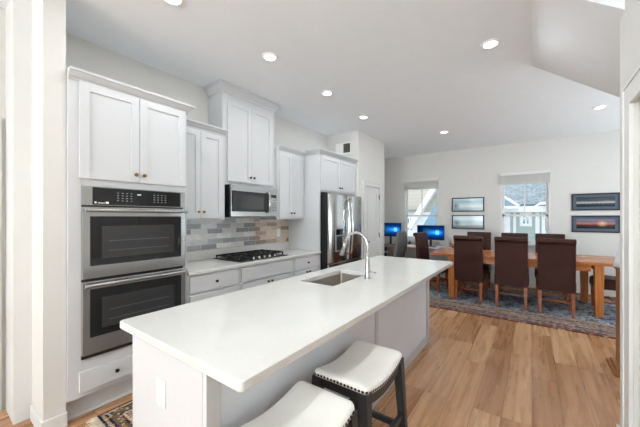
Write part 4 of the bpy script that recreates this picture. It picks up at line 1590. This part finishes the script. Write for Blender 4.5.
# ---------------------------------------------------------------- outside
def mk_shingle():
    t = NT('grey_roof_shingles')
    v = t.coords('Object')
    br = t.n('ShaderNodeTexBrick')
    for k, x in (('Scale', 1.0), ('Mortar Size', 0.012), ('Brick Width', 0.3), ('Row Height', 0.16)):
        br.inputs[k].default_value = x
    br.inputs['Color1'].default_value = lin('#7E878C')
    br.inputs['Color2'].default_value = lin('#A3ABAE')
    br.inputs['Mortar'].default_value = lin('#6A7276')
    t.l(v, br.inputs['Vector'])
    n = t.noise(v, 14, 4, 0.7)
    c = t.mix(0.5, br.outputs['Color'], t.ramp(n, [(0.35, '#6C757A'), (0.65, '#C6CCCE')]))
    t.pbr(c, 0.9, 0, 0.2)
    return t.m


M['shingle'] = mk_shingle()


def mk_siding(name, col):
    t = NT(name)
    v = t.coords('Object')
    sp = t.n('ShaderNodeSeparateXYZ')
    t.l(v, sp.inputs[0])
    m = t.math('FRACT', t.math('MULTIPLY', sp.outputs[2], 6.0))
    c = t.ramp(m, [(0.0, tuple(x * 0.7 for x in lin(col)[:3]) + (1,)), (0.12, lin(col)), (1.0, lin(col))])
    t.pbr(c, 0.8, 0, 0.2, bump=m, bump_s=0.3)
    return t.m


M['sidA'] = mk_siding('lap_siding_pale_green_grey', '#B9C4C2')
M['sidB'] = mk_siding('lap_siding_cream', '#CFC7BA')
M['sidC'] = mk_siding('lap_siding_blue', '#8FADC2')
gd = MB().box(-30, 30, BY + 0.3, 45, -0.75, -0.6).build('ground', M['concrete'])
tag(gd, None, None, None, 'structure')
EY = 15.0

# house seen by the window behind the chairs
hs = thing('neighbour_house', (0.0, EY, -0.6), 'pale grey neighbouring house with shingled roof outside the window behind the chairs', 'house')


def frame_win(mbx, x0, x1, z0, z1, y):
    t = 0.12
    return (mbx.box(x0 - t, x1 + t, y - 0.06, y, z1, z1 + t).box(x0 - t, x1 + t, y - 0.06, y, z0 - t, z0)
            .box(x0 - t, x0, y - 0.06, y, z0, z1).box(x1, x1 + t, y - 0.06, y, z0, z1)
            .box((x0 + x1) / 2 - 0.03, (x0 + x1) / 2 + 0.03, y - 0.05, y, z0, z1))


MB().box(-3.2, 3.6, EY, EY + 0.3, -0.6, 1.70).build('wall', M['sidA'], hs)
rf = MB().box(-3.5, 3.9, 0, 6.0, 0, 0.12).build('roof', M['shingle'], hs, origin=(0, 0, 0))
rf.rotation_euler = (math.radians(36), 0, 0)
rf.location = Vector((0, EY - 0.42, 1.84)) - hs.location
MB().box(-3.5, 3.9, EY - 0.50, EY - 0.36, 1.62, 1.86).box(-3.5, 3.9, EY - 0.36, EY - 0.001, 1.62, 1.66).build('fascia', M['ext_white'], hs)
M['extglass'] = mk_glass_black('exterior_window_glass', '#4E7078', 0.7)
for (x0, x1, z0, z1) in ((-0.30, -0.12, 1.15, 1.48), (-1.30, -0.98, 0.85, 1.45), (0.44, 0.62, 0.85, 1.38)):
    o = frame_win(MB(), x0, x1, z0, z1, EY).build('window', M['ext_white'], hs)
    MB().box(x0, x1, EY - 0.02, EY - 0.005, z0, z1).build('pane', M['extglass'], o)
for (x, w_) in ((-0.60, 0.05), (0.18, 0.07), (-0.86, 0.10), (0.34, 0.025)):
    MB().box(x - w_, x + w_, EY - 0.045, EY - 0.001, -0.6, 1.60).build('corner_board', M['ext_white'], hs)
gb = MB()
gb.prism([(-1.75, 1.86), (-0.55, 1.86), (-1.15, 2.36)], 'y', EY - 1.0, EY - 0.9)
gb.build('gable_face', M['sidC'], hs)
gb = MB()
gb.bar((-1.15, EY - 1.0, 2.43), (-0.42, EY - 1.0, 1.86), 0.10, 0.10, up=(0, 1, 0))
gb.bar((-1.85, EY - 1.0, 1.86), (-1.15, EY - 1.0, 2.43), 0.10, 0.10, up=(0, 1, 0))
gb.box(-1.8, -0.45, EY - 1.05, EY - 0.5, 1.76, 1.86)
gb.build('rake_board', M['ext_white'], hs)
gb = MB()
gb.bar((0.06, EY - 0.9, 1.80), (0.27, EY - 0.9, 1.96), 0.07, 0.07, up=(0, 1, 0))
gb.box(0.25, 1.6, EY - 0.95, EY - 0.5, 1.90, 2.0)
gb.build('porch_trim', M['ext_white'], hs)

# buildings seen by the desk window
hb2 = thing('neighbour_building', (-4.4, 13.0, -0.6), 'cream neighbouring house with a wide white sloping board outside the desk window', 'house')
MB().box(-6.2, -2.6, 13.0, 13.4, -0.6, 4.2).build('wall', M['sidB'], hb2)
MB().bar((-4.35, 12.75, 0.95), (-2.95, 12.75, 3.20), 0.2, 0.36, up=(0, 1, 0)).build('sloping_board', M['ext_white'], hb2)
MB().box(-6.2, -2.6, 12.86, 12.99, -0.6, 1.62).build('lower_wall', M['ext_white'], hb2)
MB().box(-4.62, -4.02, 12.55, 12.86, 1.66, 1.74).build('ledge', M['hinge'], hb2)
o = frame_win(MB(), -4.50, -4.27, 0.85, 1.36, 12.86).build('window', M['ext_white'], hb2)
MB().box(-4.50, -4.27, 12.83, 12.855, 0.85, 1.36).build('pane', M['extglass'], o)
MB().prism([(-3.80, 0.95), (-2.75, 0.95), (-2.75, 2.75)], 'y', 12.60, 12.72).build('gable_face', M['sidC'], hb2)
